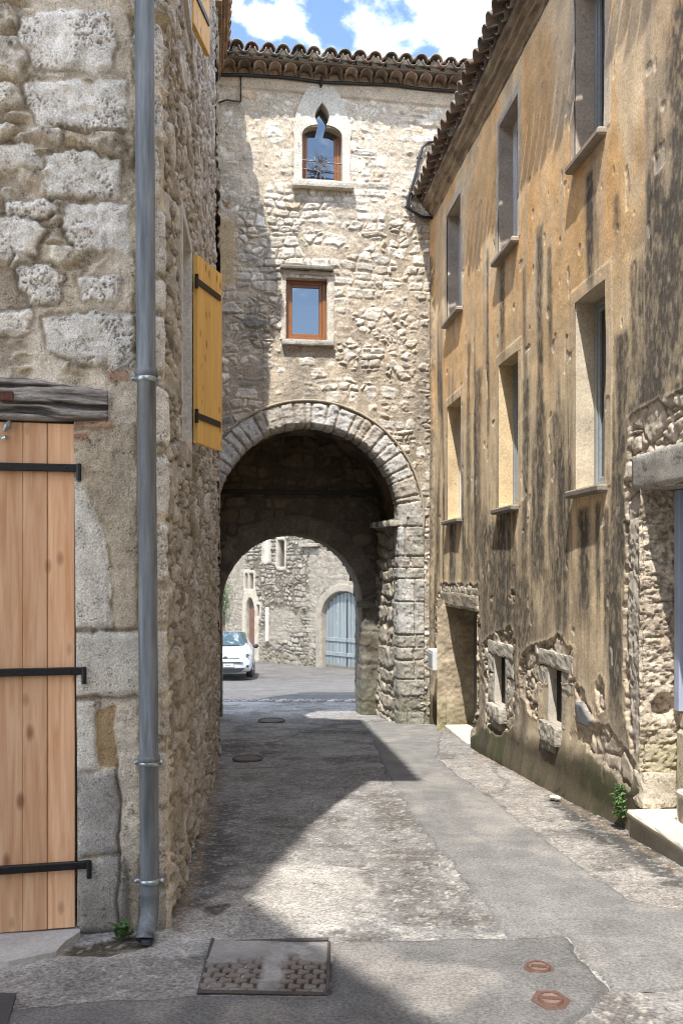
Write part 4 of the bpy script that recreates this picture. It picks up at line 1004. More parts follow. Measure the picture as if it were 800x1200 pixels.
# places where the render has fallen: rubble shows
e, r1, r2, r3 = rubble(S, Z, .15, .11, 71, .5, .35); st = ss(.03, .24, e)
Hb = -.03 + st * (.012 + .028 * r1) + (n2 - .5) * .02
cb = lerp(np.array((.60, .52, .42)), np.array((.36, .30, .23)), r2[..., None]) * (.7 + .6 * n2)[..., None]; cb = mix3(cb, (.12, .10, .07), .85 * (1 - ss(0, .08, e)))
jamb_poly = [(735, 490), (752, 478), (775, 468), (830, 440), (830, 560), (790, 590), (762, 640), (760, 900), (752, 905), (742, 880), (736, 850), (731, 760), (734, 680), (733, 600)]
bare = [([(608, 785), (614, 765), (624, 757), (640, 752), (653, 744), (659, 752), (668, 760), (671, 790), (683, 812), (697, 846), (690, 866), (675, 855), (676, 800), (630, 800), (632, 840), (622, 836), (612, 815)], 1.),
        ([(566, 752), (576, 745), (598, 735), (602, 750), (604, 850), (588, 862), (572, 850)], 1.), ([(515, 690), (518, 684), (560, 686), (561, 700), (562, 860), (559, 862), (557, 700), (520, 700), (519, 760), (513, 770), (511, 745)], 1.),
        ([(697, 800), (703, 792), (708, 800), (709, 830), (703, 838), (698, 822)], .8), ([(598, 700), (600, 690), (603, 695), (602, 706)], .7), (jamb_poly, 1.), ([(676, 845), (712, 850), (748, 895), (745, 930), (720, 905), (690, 880)], .55)]
Bm = np.zeros(S.shape)
for pp, k in bare:
    d = poly_sd(pxs, pys, pp) + 7 * (fbm(S * 13, Z * 13, 260, 3) - .5)
    Bm = np.maximum(Bm, k * ss(.8, -.8, d + 3 * (fbm(S * 45, Z * 45, 261, 2) - .5))); rimk = ss(6, 0, np.abs(d)) * (d > 0); H += .006 * rimk * k; C = mix3(C, (.36, .30, .23), .35 * rimk * k)
H = lerp(H, Hb, Bm); C = C * (1 - Bm[..., None]) + cb * Bm[..., None]
# coarse pitted block jamb of the big doorway
jm = ss(3, -3, poly_sd(pxs, pys, [(737, 590), (758, 580), (800, 585), (800, 850), (760, 905), (750, 900), (740, 860), (734, 740)]) + 6 * (n1 - .5)); H = lerp(H, .006 + .03 * (n1 - .5) + .018 * (n2 - .5) - .012 * ss(.58, .7, fbm(S * 30, Z * 30, 270, 3)), jm); C = mix3(C, np.array((.50, .45, .38)), jm * .8); C = mix3(C, (.2, .17, .13), jm * .7 * ss(.58, .7, fbm(S * 30, Z * 30, 270, 3)))
d = poly_sd(pxs, pys, [(676, 822), (686, 826), (697, 845), (693, 855), (680, 848)]); k = ss(2, -2, d + 3 * (n1 - .5)); H = lerp(H, .03, k); C = mix3(C, (.17, .18, .19), k)
H = np.where(S > END - .12, H + .05 * ss(END - .12, END, S), H)
cs = (us[1:] + us[:-1]) / 2; cz = (vs[1:] + vs[:-1]) / 2
field('wall', FR.P(S, H, Z), C, M_PLASTER, rh, rect_hole(cs, cz, holes), flip=True)
m = MB(); m.box(FR, -4, sD(4.31), -.0, -.3, -1, TOPZ, (.5, .38, .22)); m.box(FR, -4, END, -.62, -5.5, -1.4, TOPZ, (.4, .3, .2)); m.build('house_body', M_PLASTER, rh)

for i, (s0, s1, z0, z1) in enumerate(wins):
    up = i < 3
    w = window_box('window', FR, s0, s1, z0, z1, .15, M_GREYPAINT if i in (0, 3, 4) else M_WHITEPAINT, rh, M_PLASTER, (.47, .40, .33) if up else ((.58, .50, .38) if i == 3 else (.66, .51, .31)), .05, True)
    m = MB(); m.box(FR, s0 - .05, s1 + .045, .075, -.2, z0 - .06, z0 - .003, (.36, .31, .25) if up else (.24, .21, .17), .014); m.build('sill', M_CEMENT, w)
# cellar door
s0, s1, z0, z1 = cel
m = MB(); t = .08
def rub_side(name, f, nu_, nv_, seed, parent, c0=(.47, .39, .28), c1=(.33, .27, .19)):
    U, V = np.meshgrid(nu_, nv_); a = fbm(U * 6, V * 6, seed, 5); b_ = fbm(U * 30, V * 30, seed + 1, 4)
    h = (a - .5) * .05 + (b_ - .5) * .02; c = lerp(np.array(c0), np.array(c1), ss(.35, .65, a)[..., None]) * (.75 + .5 * b_)[..., None]
    c = mix3(c, (.20, .19, .09), .6 * ss(-.2, -.8, V + .3 * (a - .5)) * (1 if parent is rh else 1))
    return field(name, f(U, h, V), c, M_PLASTER, parent)
rub_side('door_reveal', lambda U, h, V: FR.P(s1 - h, -U, V), np.arange(-.12, .46, .015), np.arange(z0, z1 + .1, .015), 401, rh)
rub_side('door_reveal', lambda U, h, V: FR.P(s0 + h, -U, V), np.arange(0, .46, .03), np.arange(z0, z1 + .1, .03), 402, rh)
m.box(FR, s0, s1, -.03, -.5, z1, z1 + .1, (.3, .25, .19)); m.build('door_soffit', M_PLASTER, rh)
b = MB()
for i in range(9): q = (s1 - s0) / 9; b.box(FR, s0 + i * q + .002, s0 + (i + 1) * q - .002, -.36, -.40, z0 + .35, z1, np.array((.17, .18, .19)) * random.uniform(.85, 1.1), .003)
cd = b.build('cellar_door', M_TILE, rh); b = MB(); b.box(FR, s0 + .1, s0 + .16, -.31, -.36, -.1, .04, (.1, .1, .1)); b.build('handle', M_IRON, cd)
b = MB(); l0 = Rz(560, 705)[0]; l1 = Rz(516.5, 700)[0]; b.rock(FR, l0, l1, .02, -.42, .842, 1.02, (.36, .31, .24), .014, 8); b.build('door_lintel', M_PLASTER, rh)
b = MB(); 
for i in range(7): q = (l1 - l0) / 7; b.rock(FR, l0 + i * q + .01, l0 + (i + 1) * q - .01, .005, -.1, 1.02, 1.09 + .03 * random.random(), np.array((.6, .54, .44)) * random.uniform(.7, 1.1), .016, i)
b.build('relieving_stones', M_PLASTER, rh)
b = MB(); y_ = 11; b.box(FR, s0 + .02, s1 - .05, .03, -.5, -1.2, float(gz(11.2)) + .03, (.58, .54, .46), .012); b.build('doorstep', M_CEMENT, rh)
# white meter box beside the cellar door
b = MB(); q0 = sD(12.2); b.box(FR, q0, q0 + .36, .16, -.01, -.02, .25, (1, 1, 1), .012); mbx = b.build('meter_box', M_WHITEPAINT, rh)
b = MB(); b.box(FR, q0 + .05, q0 + .31, .165, .158, .03, .2, bev=.002); b.build('meter_door', M_GREYPAINT, mbx)

# two small stone-framed vents
def vent(sw, x0, x1, ytop, ybot, sill_px, cl):
    s0, s1, z0, z1 = sw; a1, a0 = Rz(x0, 800)[0], Rz(x1, 800)[0]
    m = MB(); R = lambda *k, c=cl: m.rock(FR, *k, np.array(c) * random.uniform(.85, 1.12), .013, random.randint(0, 99), .025)
    zt = z1 + (.10); hsp = (z0 + z1) / 2 + .05
    R(s1 + .002, a1, .006, -.2, hsp + .006, z1); R(s1 + .002, a1 + .02, .002, -.2, z0, hsp - .006)
    R(a0, s0 - .002, .004, -.2, hsp + .02, z1); R(a0 + .01, s0 - .002, -.004, -.2, z0 - .02, hsp + .01)
    R(a0 - .01, a1, .012, -.2, z1 + .004, zt + .04)
    v = m.build('stone_vent', M_CEMENT, rh)
    k = MB(); zc = z0 - .003; k.rock(FR, s0 - .02, s1 + .08, .065, -.2, zc - .15, zc, np.array(cl) * .8, .02, 31, .02); k.rock(FR, s0 + .05, s1 + .03, .05, -.2, zc - .22, zc - .14, np.array(cl) * .6, .015, 33, .02); k.build('sill', M_CEMENT, v)
    k = MB(); k.box(FR, s0 - .05, s0 + .004, -.002, -.085, z0, z1, (.36, .32, .26)); k.box(FR, s1 - .004, s1 + .05, -.002, -.085, z0, z1, (.52, .48, .41)); k.box(FR, s0, s1, -.002, -.085, z1 - .003, z1 + .05, (.2, .18, .15)); k.box(FR, s0, s1, -.002, -.085, z0 - .05, z0 + .003, (.4, .36, .3)); k.build('vent_reveal', M_CEMENT, v)
    k = MB(); k.box(FR, s0, s1, -.075, -.09, z0, z1); k.build('cellar_shade_panel', M_DARK, v)  # black panel set shallow so the opening reads as unlit
vent(sw1, 572, 601, 750, 850, None, (.46, .43, .37)); vent(sw2, 631.5, 671, 763, 886, None, (.40, .37, .315))
# hollow under the vents
# big stone doorway at the right edge
s0, s1, z0, z1 = gd
def f_j(U, h, V): return FR.P(s1 + .0 - h - .25 * np.clip(U, 0, 1) * .2, -U, V)
U, V = np.meshgrid(np.arange(-.03, .262, .0085), np.arange(-.5, z1 + .03, .0085)); a = fbm(U * 7, V * 7, 411, 5); b_ = fbm(U * 34, V * 34, 412, 4); pit = ss(.57, .68, fbm(U * 38, V * 45, 413, 3)) * ss(.22, .10, np.abs(U - .12)+ .0)
h = (a - .5) * .04 + (b_ - .5) * .022 - .012 * pit - .014 * ss(.58, .68, fbm(U * 14, V * 60, 415, 4)); hol = ss(.09, .05, np.hypot((U - .14) * .9, V - .44)); h -= .09 * hol
c = lerp(np.array((.56, .48, .38)), np.array((.40, .33, .25)), ss(.35, .65, a)[..., None]) * (.75 + .5 * b_)[..., None]; c = mix3(c, (.22, .185, .145), .5 * pit); c = mix3(c, (.30, .28, .16), .6 * ss(.35, .1, V)); c = mix3(c, (.60, .55, .46), .7 * ss(.02, -.1, V))
field('doorway_jamb', f_j(U, h, V), c, M_STONE, rh)
m = MB(); m.rock(FR, sD(4.4), Rz(744, 560)[0], .03, -.34, z1 + .005, z1 + .235, (.36, .34, .30), .016, 5, .03); m.build('doorway_lintel', M_STONE, rh, True)
b = MB()
for i in range(8): q = (s1 - s0) / 8; b.box(FR, s0 + i * q + .002, s0 + (i + 1) * q - .002, -.235, -.27, .42, z1 - .02, np.array((1, 1, 1)) * random.uniform(.9, 1.08), .003)
b.box(FR, s1 - .09, s1 - .02, -.19, -.235, .42, z1, (1.1, 1.1, 1.15)); b.build('front_door', wood_mat('blue_grey_paint', (.36, .41, .50), (.30, .35, .44), (.3, .33, .4), .5, .8), rh)
m = MB(); m.box(FR, s0, s1 - .02, -.36, -.42, -.6, z1); m.build('hall_shade_panel', M_DARK, rh)  # black panel painted as shade behind the door
# worn stone steps
def step(name, s0, s1, b0, b1, z0, z1, cl):
    us = np.linspace(s0, s1, 110); prof_ = [(b0 - .02, z0), (b0 - .015, z1 - .05), (b0 + .004, z1 - .042), (b0 + .012, z1 - .02), (b0 + .004, z1 - .004), (b0 - .012, z1), (b0 - .06, z1 + .002), (b0 - .12, z1), ((b0 + b1) / 2, z1), (b1, z1)]
    pf = np.array(prof_); dd = np.linspace(0, len(pf) - 1, 60); bb = np.interp(dd, np.arange(len(pf)), pf[:, 0]); zz = np.interp(dd, np.arange(len(pf)), pf[:, 1])
    U, Q = np.meshgrid(us, dd); B_ = np.broadcast_to(bb[:, None], U.shape); Z_ = np.broadcast_to(zz[:, None], U.shape)
    n = fbm(U * 6, Q * .5, 430, 4); e_ = ss(s1, s1 - .03, U); B2_ = B_ - .02 * (1 - e_) + (n - .5) * .02; Z2 = Z_ + (n - .5) * .014 - .03 * (1 - e_)
    c = np.array(cl) * (.8 + .4 * n)[..., None]; c = mix3(c, (.17, .14, .10), .7 * ss(z1 - .03, z1 - .06, Z_)); 
    P_ = FR.P(U, B2_, Z2); endc = FR.P(np.broadcast_to(s1, (60, 1)), np.minimum(B2_[:, -1:], b0), Z2[:, -1:])
    cap_lo = FR.P(np.full((60, 1), s1 + .002), B2_[:, -1:], np.full((60, 1), z0)); P_ = np.concatenate([P_, cap_lo], 1); c = np.concatenate([c, c[:, -1:]], 1)
    return field(name, P_, c, M_CEMENT, rh)
step('stone_step', sD(4.3), sD(6.0), .12, -.35, -.7, -.205, (.56, .52, .43)); step('stone_step', sD(4.3), sD(5.68), -.05, -.35, -.3, 0.0, (.54, .50, .42))
m = MB(); m.box(FR, s0 - .2, s1 - .02, -.20, -.40, -.2, .30, (.42, .38, .28), .02); m.box(FR, s0, s1 - .02, -.22, -.4, .3, .42, (.5, .44, .34), .02); m.build('door_threshold', M_STONE, rh)
m = MB(); m.rock(FR, s1 - .05, s1 + .12, .03, -.2, -.20, .02, (.50, .44, .35), .02, 3); m.rock(FR, s1 - .03, s1 + .16, .02, -.2, -.45, -.21, (.36, .30, .22), .02, 4); m.build('jamb_foot', M_STONE, rh)

# stone cornice and tiles
cp = [(-.03, TOPZ - .02), (.01, TOPZ - .01), (.025, TOPZ + .035), (.07, TOPZ + .055), (.075, TOPZ + .085), (.115, TOPZ + .105), (.12, TOPZ + .135), (.155, TOPZ + .15), (.165, TOPZ + .20), (-.03, TOPZ + .21)]
us = np.arange(-3.5, END, .035); pf = np.array(cp); dd = np.linspace(0, len(pf) - 1, 46); U, Q = np.meshgrid(us, dd); n = fbm(U * 5, Q * .8, 440, 4)
bb = np.interp(dd, np.arange(len(pf)), pf[:, 0])[:, None] + (n - .5) * .035; zz = np.interp(dd, np.arange(len(pf)), pf[:, 1])[:, None] + (n - .5) * .02
field('cornice', FR.P(U, bb, zz), mix3(np.broadcast_to(np.array((.36, .285, .20)), U.shape + (3,)), (.20, .155, .11), ss(.4, .65, n)), M_PLASTER, rh)
m = MB(); i = 0; a = -3.4
while a < END - .02:
    for j in range(7):
        jj = random.uniform(-.02, .02) if j == 0 else 0; ax = FR.p(0, -1, .36) - FR.p(0, 0, 0); cl = lambda: lerp(np.array((.24, .155, .11)), np.array((.27, .24, .20)), random.random()) * random.uniform(.6, 1.2)
        m.shell(FR.p(a, .29 + jj - j * .42, TOPZ + .25 + j * .151), ax, (0, 0, 1), .5, .092, .08, col=cl()); m.shell(FR.p(a + .105, .21 + jj - j * .42, TOPZ + .277 + j * .151), ax, (0, 0, 1), .5, .08, .094, col=cl(), inv=True)
    a += .21
m.build('roof', M_TILE, rh, True)
# ================================================================== GROUND
M_ROAD = attr_mat('old_asphalt', .92, 62, .75, .8, 60, .45, bdist=.01)
M_ROADN = attr_mat('asphalt_patch', .9, 80, .6, .7, 80, .25, bdist=.006)
gm = attr_mat('far_ground', .95, 3, .2, 0)
gy = np.concatenate([np.arange(-60, 1.0, 4), [1.2], np.arange(20, 60, 2), [60, 120, 300, 900]]); gx = np.array([-900, -200, -60, -20, -8, -3, 0, 3, 8, 20, 60, 200, 900.])
X, Y = np.meshgrid(gx, gy); field('ground', np.stack([X, Y, gz(Y) - .03], -1), np.broadcast_to(np.array((.30, .27, .23)), X.shape + (3,)).copy(), gm)
tag(bpy.data.objects['ground'], kind='structure')

def poly_w(pp): return [G(*p) for p in pp]
ux = np.arange(-3.2, 2.75, .0125); uy = np.concatenate([np.arange(1.15, 9, .016), np.arange(9, 17.3, .03)])
X, Y = np.meshgrid(ux, uy)
n1 = fbm(X * 4, Y * 4, 603, 5); n2 = fbm(X * 25, Y * 25, 604, 4); n3 = fbm(X * 1.1, Y * 1.1, 605, 4); n4 = fbm(X * 60, Y * 60, 606, 3)
Zr = gz(Y) + (n3 - .5) * .03 + (n1 - .5) * .008 + (n4 - .5) * .007
C = np.zeros(X.shape + (3,)); C[:] = (.222, .214, .205)
C = mix3(C, (.31, .30, .285), ss(.45, .7, n3)); C = mix3(C, (.13, .12, .11), .8 * ss(.54, .68, fbm(X * 2.3, Y * 2.0, 607, 5)))
C *= (.72 + .56 * n2)[..., None]; C *= (.8 + .4 * n4)[..., None]
def zone(pp, col, soft, amp, k, fr=5, seed=620):
    d = poly_sd(X, Y, poly_w(pp)) + amp * (fbm(X * fr, Y * fr, seed, 4) - .5) * 2
    return k * ss(soft, -soft, d)
def paint(pp, col, soft=.03, amp=.12, k=1., fr=5, seed=620, dz=0, tex=.5):
    global C, Zr
    m = zone(pp, col, soft, amp, k, fr, seed); C = C * (1 - m[..., None]) + m[..., None] * (np.array(col) * (1 - tex / 2 + tex * n2)[..., None]); Zr = Zr + dz * m
paint([(232, 1062), (290, 1030), (345, 1010), (430, 1030), (440, 1075), (400, 1100), (250, 1105), (200, 1120), (60, 1145), (-80, 1150), (-80, 1112), (70, 1118), (150, 1098), (215, 1080)], (.40, .38, .345), .05, .22, .75, 5, 621, .003)
paint([(330, 1018), (365, 1008), (405, 1018), (410, 1032), (360, 1040), (325, 1034)], (.42, .40, .37), .03, .06, .7, 5, 622, .002)
paint([(215, 1070), (262, 1045), (290, 1050), (270, 1090), (215, 1110)], (.46, .44, .41), .03, .10, .75, 6, 623)
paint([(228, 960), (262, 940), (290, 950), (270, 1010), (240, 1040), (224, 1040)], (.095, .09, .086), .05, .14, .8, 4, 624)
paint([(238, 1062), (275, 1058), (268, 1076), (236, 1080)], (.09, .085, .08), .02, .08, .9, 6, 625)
paint([(258, 890), (300, 880), (330, 905), (300, 935), (256, 925)], (.30, .285, .265), .04, .2, .6, 4, 626)
paint([(-60, 1135), (200, 1130), (380, 1112), (380, 1230), (-60, 1230)], (.27, .255, .235), .06, .2, .7, 4, 627)
paint([(90, 1112), (140, 1100), (182, 1100), (182, 1112), (130, 1122), (66, 1124)], (.075, .062, .04), .02, .05, .95, 8, 628, -.008)
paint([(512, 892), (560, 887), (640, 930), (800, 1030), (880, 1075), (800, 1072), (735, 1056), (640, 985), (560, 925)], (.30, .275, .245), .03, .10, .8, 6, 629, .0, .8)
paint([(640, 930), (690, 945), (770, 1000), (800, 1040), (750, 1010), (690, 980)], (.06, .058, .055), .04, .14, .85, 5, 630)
paint([(556, 880), (600, 900), (745, 985), (830, 1040), (830, 1048), (742, 992), (600, 906), (556, 886)], (.26, .19, .12), .02, .05, .45, 9, 631)
paint([(192, 1090), (206, 1070), (240, 960), (254, 905), (262, 905), (250, 965), (222, 1070), (210, 1095)], (.25, .185, .12), .02, .06, .7, 9, 632)
st_ = ss(.70, .76, fbm(X * 38, Y * 38, 640, 2)); C = mix3(C, (.5, .46, .40), .6 * st_); Zr = Zr + .003 * st_
ck_ = ss(.955, .985, ridged(X * .9 + .35 * fbm(X * 3, Y * 3, 645, 3), Y * .7 + .35 * fbm(X * 3, Y * 3, 646, 3), 647, 1)) * ss(.45, .6, vn(X * .8, Y * .6, 648)); C = mix3(C, (.05, .047, .042), .4 * ck_); Zr = Zr - .006 * ck_
gr_ = ss(.62, .72, fbm(X * 16, Y * 16, 649, 3)); C = mix3(C, (.42, .40, .36), .35 * gr_)
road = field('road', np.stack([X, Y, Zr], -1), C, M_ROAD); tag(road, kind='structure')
# street beyond the gate
ux = np.arange(-14, 8, .08); uy = np.arange(17.2, 46.5, .08); X, Y = np.meshgrid(ux, uy); n1 = fbm(X * 2, Y * 2, 650, 5); n2 = fbm(X * 9, Y * 9, 651, 3)
C = np.broadcast_to(np.array((.13, .122, .112)), X.shape + (3,)) * (.7 + .6 * n1)[..., None]; C = mix3(C, (.11, .105, .10), .7 * ss(.55, .62, fbm(X * .5, Y * .9, 652, 3)))
o = field('courtyard_road', np.stack([X, Y, gz(Y) + (n2 - .5) * .02], -1), C, M_ROAD); tag(o, kind='structure')
# smooth newer asphalt: trench strip, apron by the cellar door, foreground patch
def sheet(name, pp, dz, col, seed, step=.02, amp=.06):
    pw = poly_w(pp); xs = [p[0] for p in pw]; ys = [p[1] for p in pw]
    X, Y = np.meshgrid(np.arange(min(xs), max(xs) + step, step), np.arange(min(ys), max(ys) + step, step))
    n3 = fbm(X * 1.1, Y * 1.1, 605, 4); n1 = fbm(X * 4, Y * 4, 603, 5); n2 = fbm(X * 25, Y * 25, seed, 4)
    Zs = gz(Y) + (n3 - .5) * .03 + (n1 - .5) * .008 + dz
    d = poly_sd(X, Y, pw) + amp * (fbm(X * 6, Y * 6, seed, 3) - .5)
    Zs = Zs - .02 * ss(-.012, .012, d)
    cx = (d[1:, 1:] + d[:-1, :-1]) / 2
    c = np.array(col) * (.82 + .3 * n1 + .06 * n2)[..., None]; c = mix3(c, np.array(col) * .55, .6 * ss(.025, .0, np.abs(d + .01)))
    c = mix3(c, (.36, .33, .29), .35 * ss(.60, .72, fbm(X * 2.4, Y * 1.7, seed + 9, 4)))
    ck_ = ss(.955, .985, ridged(X * .8 + .3 * fbm(X * 3, Y * 3, 645, 3), Y * .55 + .3 * fbm(X * 3, Y * 3, 646, 3), seed + 7, 1)) * ss(.5, .65, vn(X * .7, Y * .5, seed + 8)); c = mix3(c, np.array(col) * .3, .4 * ck_)
    o = field(name, np.stack([X, Y, Zs], -1), c, M_ROADN, None, cx > .02); tag(o, kind='structure'); return o
sheet('asphalt_strip', [(428, 846), (520, 852), (512, 890), (560, 924), (640, 984), (735, 1055), (860, 1078), (900, 1150), (760, 1165), (716, 1163), (662, 1100), (592, 1101), (560, 1055), (480, 952), (452, 907)], .006, (.205, .199, .191), 660)
sheet('asphalt_patch', [(388, 1108), (662, 1100), (716, 1163), (650, 1225), (-120, 1225), (-120, 1200), (210, 1172), (386, 1170)], .010, (.15, .146, .141), 661)
# sett gutter across the far mouth of the passage
b = MB()
for i in range(26):
    x = -2.6 + i * .155
    for r in (0, 1): b.box(WORLD, x + .07 * r + .006, x + .145 + .07 * r, -16.75 - .17 * r, -16.9 - .17 * r, float(gz(16.9)) - .06, float(gz(16.9)) + .028, np.array((.34, .32, .29) if (i % 2) else (.20, .19, .175)) * random.uniform(.75, 1.2), .015)
tag(b.build('sett_gutter', M_CEMENT), kind='structure')

# ---- iron covers let into the street
def ground_frame(px, py, yaw=0):
    x, y = G(px, py); return x, y, float(gz(y))
def slab_on_ground(name, pp, z0, z1, mat, parent, col):
    pw = poly_w(pp); n = len(pw); b = MB(); V = [(x, y, float(gz(y)) + z1) for x, y in pw] + [(x, y, float(gz(y)) + z0) for x, y in pw]
    b.add(V, [tuple(range(n - 1, -1, -1))] + [(i, (i + 1) % n, n + (i + 1) % n, n + i) for i in range(n)], col); return b.build(name, mat, parent)
pp = [(232, 1168), (384, 1167), (385, 1106), (249, 1106)]
x, y = G(312, 1138); mc = thing('manhole_cover', (x, y, float(gz(y))), 'rectangular manhole cover filled with hexagonal pavers and cement in the foreground', 'manhole cover')
pw = poly_w(pp); ux_ = np.linspace(0, 1, 200); X0 = [np.array(p) for p in pw]
U, V = np.meshgrid(ux_, np.linspace(0, 1, 150)); P2 = ((1 - U) * (1 - V))[..., None] * X0[0] + (U * (1 - V))[..., None] * X0[1] + (U * V)[..., None] * X0[2] + ((1 - U) * V)[..., None] * X0[3]
X, Y = P2[..., 0], P2[..., 1]; n3 = fbm(X * 1.1, Y * 1.1, 605, 4); n1 = fbm(X * 9, Y * 9, 671, 4)
hx, hy = X / .058, Y / .05; row = np.floor(hy); hx = hx + .5 * (row % 2); e_h = np.minimum(np.minimum(hx - np.floor(hx), np.ceil(hx) - hx) , np.minimum(hy - row, row + 1 - hy) + .12 * np.sin(hx * 2 * math.pi)); hexg = ss(.16, .06, e_h)
Zc = gz(Y) + (n3 - .5) * .03 + .010; cem = ss(-.06, .08, V - .64 - .35 * (.5 - U) * 0 + .5 * (n1 - .5) - .25 * ss(.35, .0, U)); cem = np.maximum(cem, ss(.05, .12, V - .45 + .2 * (n1 - .5)) * ss(.3, .2, U))
cem = np.maximum(cem, ss(.12, .05, np.abs(U - .55 + .1 * (n1 - .5))) * ss(.2, .3, n1))
c = mix3(np.broadcast_to(np.array((.17, .14, .12)), X.shape + (3,)), (.045, .035, .028), hexg); c = mix3(c, (.25, .23, .21), .45 * ss(.45, .7, V)); c = mix3(c, (.33, .32, .30), cem * .9); c = mix3(c, (.24, .225, .21), .5 * ss(.4, .6, fbm(X * 7, Y * 7, 672, 4))); c = mix3(c, (.16, .155, .15), .6 * cem * ss(.5, .62, n1) * ss(.35, .6, U))
field('cover_infill', np.stack([X, Y, Zc - .008 * hexg * (1 - cem) + .004 * (n1 - .5)], -1), c, M_CEMENT, mc)
b = MB()
for i in range(4):
    a_, b_ = pw[i], pw[(i + 1) % 4]; b.tube([(a_[0], a_[1], float(gz(a_[1])) + .017), (b_[0], b_[1], float(gz(b_[1])) + .004)], .008, 6, (.085, .07, .06))
b.build('cover_rim', M_TILE, mc)
M_RUST = attr_mat('rusty_iron_cover', .85, 90, .35, .4, 60, .1)
for px, py, rx, ry, lab, hexo in ((631, 1139, .052, .058, 'small oval rusty valve cover nearer the gate in the dark asphalt patch', False), (645, 1177, .064, .076, 'small hexagonal rusty valve cover nearest the camera in the asphalt patch', True)):
    x, y = G(px, py); z = float(gz(y)) + .011; vc = thing('valve_cover', (x, y, z), lab, 'valve cover', 'rusty valve covers in the asphalt')
    n = 6 if hexo else 28; ring_ = [(math.cos(2 * math.pi * k / n + (.0)), math.sin(2 * math.pi * k / n)) for k in range(n)]
    b = MB(); V = [(x + rx * 1.1 * c_, y + ry * 1.1 * s_, z + .004) for c_, s_ in ring_] + [(x + rx * 1.1 * c_, y + ry * 1.1 * s_, z - .05) for c_, s_ in ring_]; b.add(V, [tuple(range(n))] + [(i, n + i, n + (i + 1) % n, (i + 1) % n) for i in range(n)], (.115, .066, .052)); 
    b.build('collar', M_RUST, vc)
    b = MB(); n = 28; r2 = .68 if hexo else .86
    V = [(x + rx * r2 * math.cos(2 * math.pi * k / n), y + ry * r2 * math.sin(2 * math.pi * k / n), z + .009) for k in range(n)] + [(x + rx * r2 * math.cos(2 * math.pi * k / n), y + ry * r2 * math.sin(2 * math.pi * k / n), z) for k in range(n)]
    b.add(V, [tuple(range(n))] + [(i, n + i, n + (i + 1) % n, (i + 1) % n) for i in range(n)], (.18, .125, .10))
    b.tube([(x + rx * .9 * r2 * math.cos(t), y + ry * .9 * r2 * math.sin(t), z + .009) for t in np.linspace(0, 2 * math.pi, 30)], .005, 5, (.12, .06, .045)); b.box(Frame(x, y, 1, -.15), -rx * .6, rx * .6, -.011, .011, z + .008, z + .013, (.10, .055, .045)); b.build('lid', M_RUST, vc)
x, y = G(8, 1188); pl_ = slab_on_ground('utility_plate', [(-30, 1215), (8, 1210), (19, 1171), (-30, 1171)], -.02, .022, plain_mat('slate_plate', (.055, .06, .068), .6, .2, 60, .25, .2), None, (1, 1, 1)); tag(pl_, 'dark grey flat utility plate in the paving at the bottom left corner', 'utility plate')
for (px, py, r, lab) in ((290, 891, .07, 'worn round manhole cover in the shade at the foot of the left house'), (318, 846, .09, 'round manhole cover on the shaded street inside the gate passage')):
    x, y = G(px, py); z = float(gz(y)) + .01; mh = thing('manhole_cover', (x, y, z), lab, 'manhole cover', 'round manhole covers'); ry = r * 2.2; b = MB(); n = 30
    V = [(x + r * 2 * math.cos(2 * math.pi * k / n), y + r * 2 * math.sin(2 * math.pi * k / n), z + .008) for k in range(n)] + [(x + r * 2 * math.cos(2 * math.pi * k / n), y + r * 2 * math.sin(2 * math.pi * k / n), z - .05) for k in range(n)]
    b.add(V, [tuple(range(n))] + [(i, n + i, n + (i + 1) % n, (i + 1) % n) for i in range(n)], (.10, .085, .075)); 
    for k in range(-3, 4): hl = math.sqrt(max(0, 1 - (k / 3.6) ** 2)) * r * 1.8; b.box(Frame(x, y, 1, 0), -hl, hl, k * r * .5 - .02, k * r * .5 + .02, z + .006, z + .012, (.17, .15, .135))
    b.build('lid', M_RUST, mh); b = MB(); b.tube([(x + r * 2.05 * math.cos(t), y + r * 2.05 * math.sin(t), z + .008) for t in np.linspace(0, 2 * math.pi, 32)], .012, 6, (.15, .11, .09)); b.build('rim', M_RUST, mh)

# ---- plants and a loose stone
def leaf(b, o, d, up, L, W, droop=.3):
    o = Vector(o); d = Vector(d).normalized(); sd = d.cross(Vector(up)).normalized(); nn = sd.cross(d)
    V = [o]; 
    for t in (.3, .6, .85): 
        c = o + d * L * t - nn * droop * L * t * t; wv = W * (1.0, .85, .45)[(.3, .6, .85).index(t)]
        V += [c - sd * wv + nn * .15 * wv, c, c + sd * wv + nn * .15 * wv]
    V.append(o + d * L - nn * droop * L)
    F = [(0, 1, 2), (0, 2, 3), (1, 4, 5, 2), (2, 5, 6, 3), (4, 7, 8, 5), (5, 8, 9, 6), (7, 10, 8), (8, 10, 9)]
    b.add(V, F)
x, y = G(142, 1103); z = float(gz(y)) + .01
wd = thing('weed', (x, y, z), 'small green weed growing beside the foot of the downpipe', 'plant'); b = MB()
for k in range(60):
    an = random.uniform(0, 6.28); el = random.uniform(.1, 1.2); L = random.uniform(.02, .045); hh = random.uniform(0, .06)
    leaf(b, (x + .028 * math.cos(an * 3), y + .02 * math.sin(an * 3), z + hh), (math.cos(an) * math.cos(el), math.sin(an) * math.cos(el), math.sin(el)), (0, 0, 1), L, L * .28)
b.build('leaves', M_LEAF, wd, True); b = MB()
for k in range(5): an = k * 1.3; b.tube([(x, y, z - .01), (x + .012 * math.cos(an), y + .012 * math.sin(an), z + .05)], .003, 5)
b.build('stem', M_LEAF, wd)
s0, z0 = Rz(741, 955); wd = thing('wall_plant', FR.p(s0, .06, z0), 'bushy green plant growing on the wall beside the stone steps', 'plant'); b = MB()
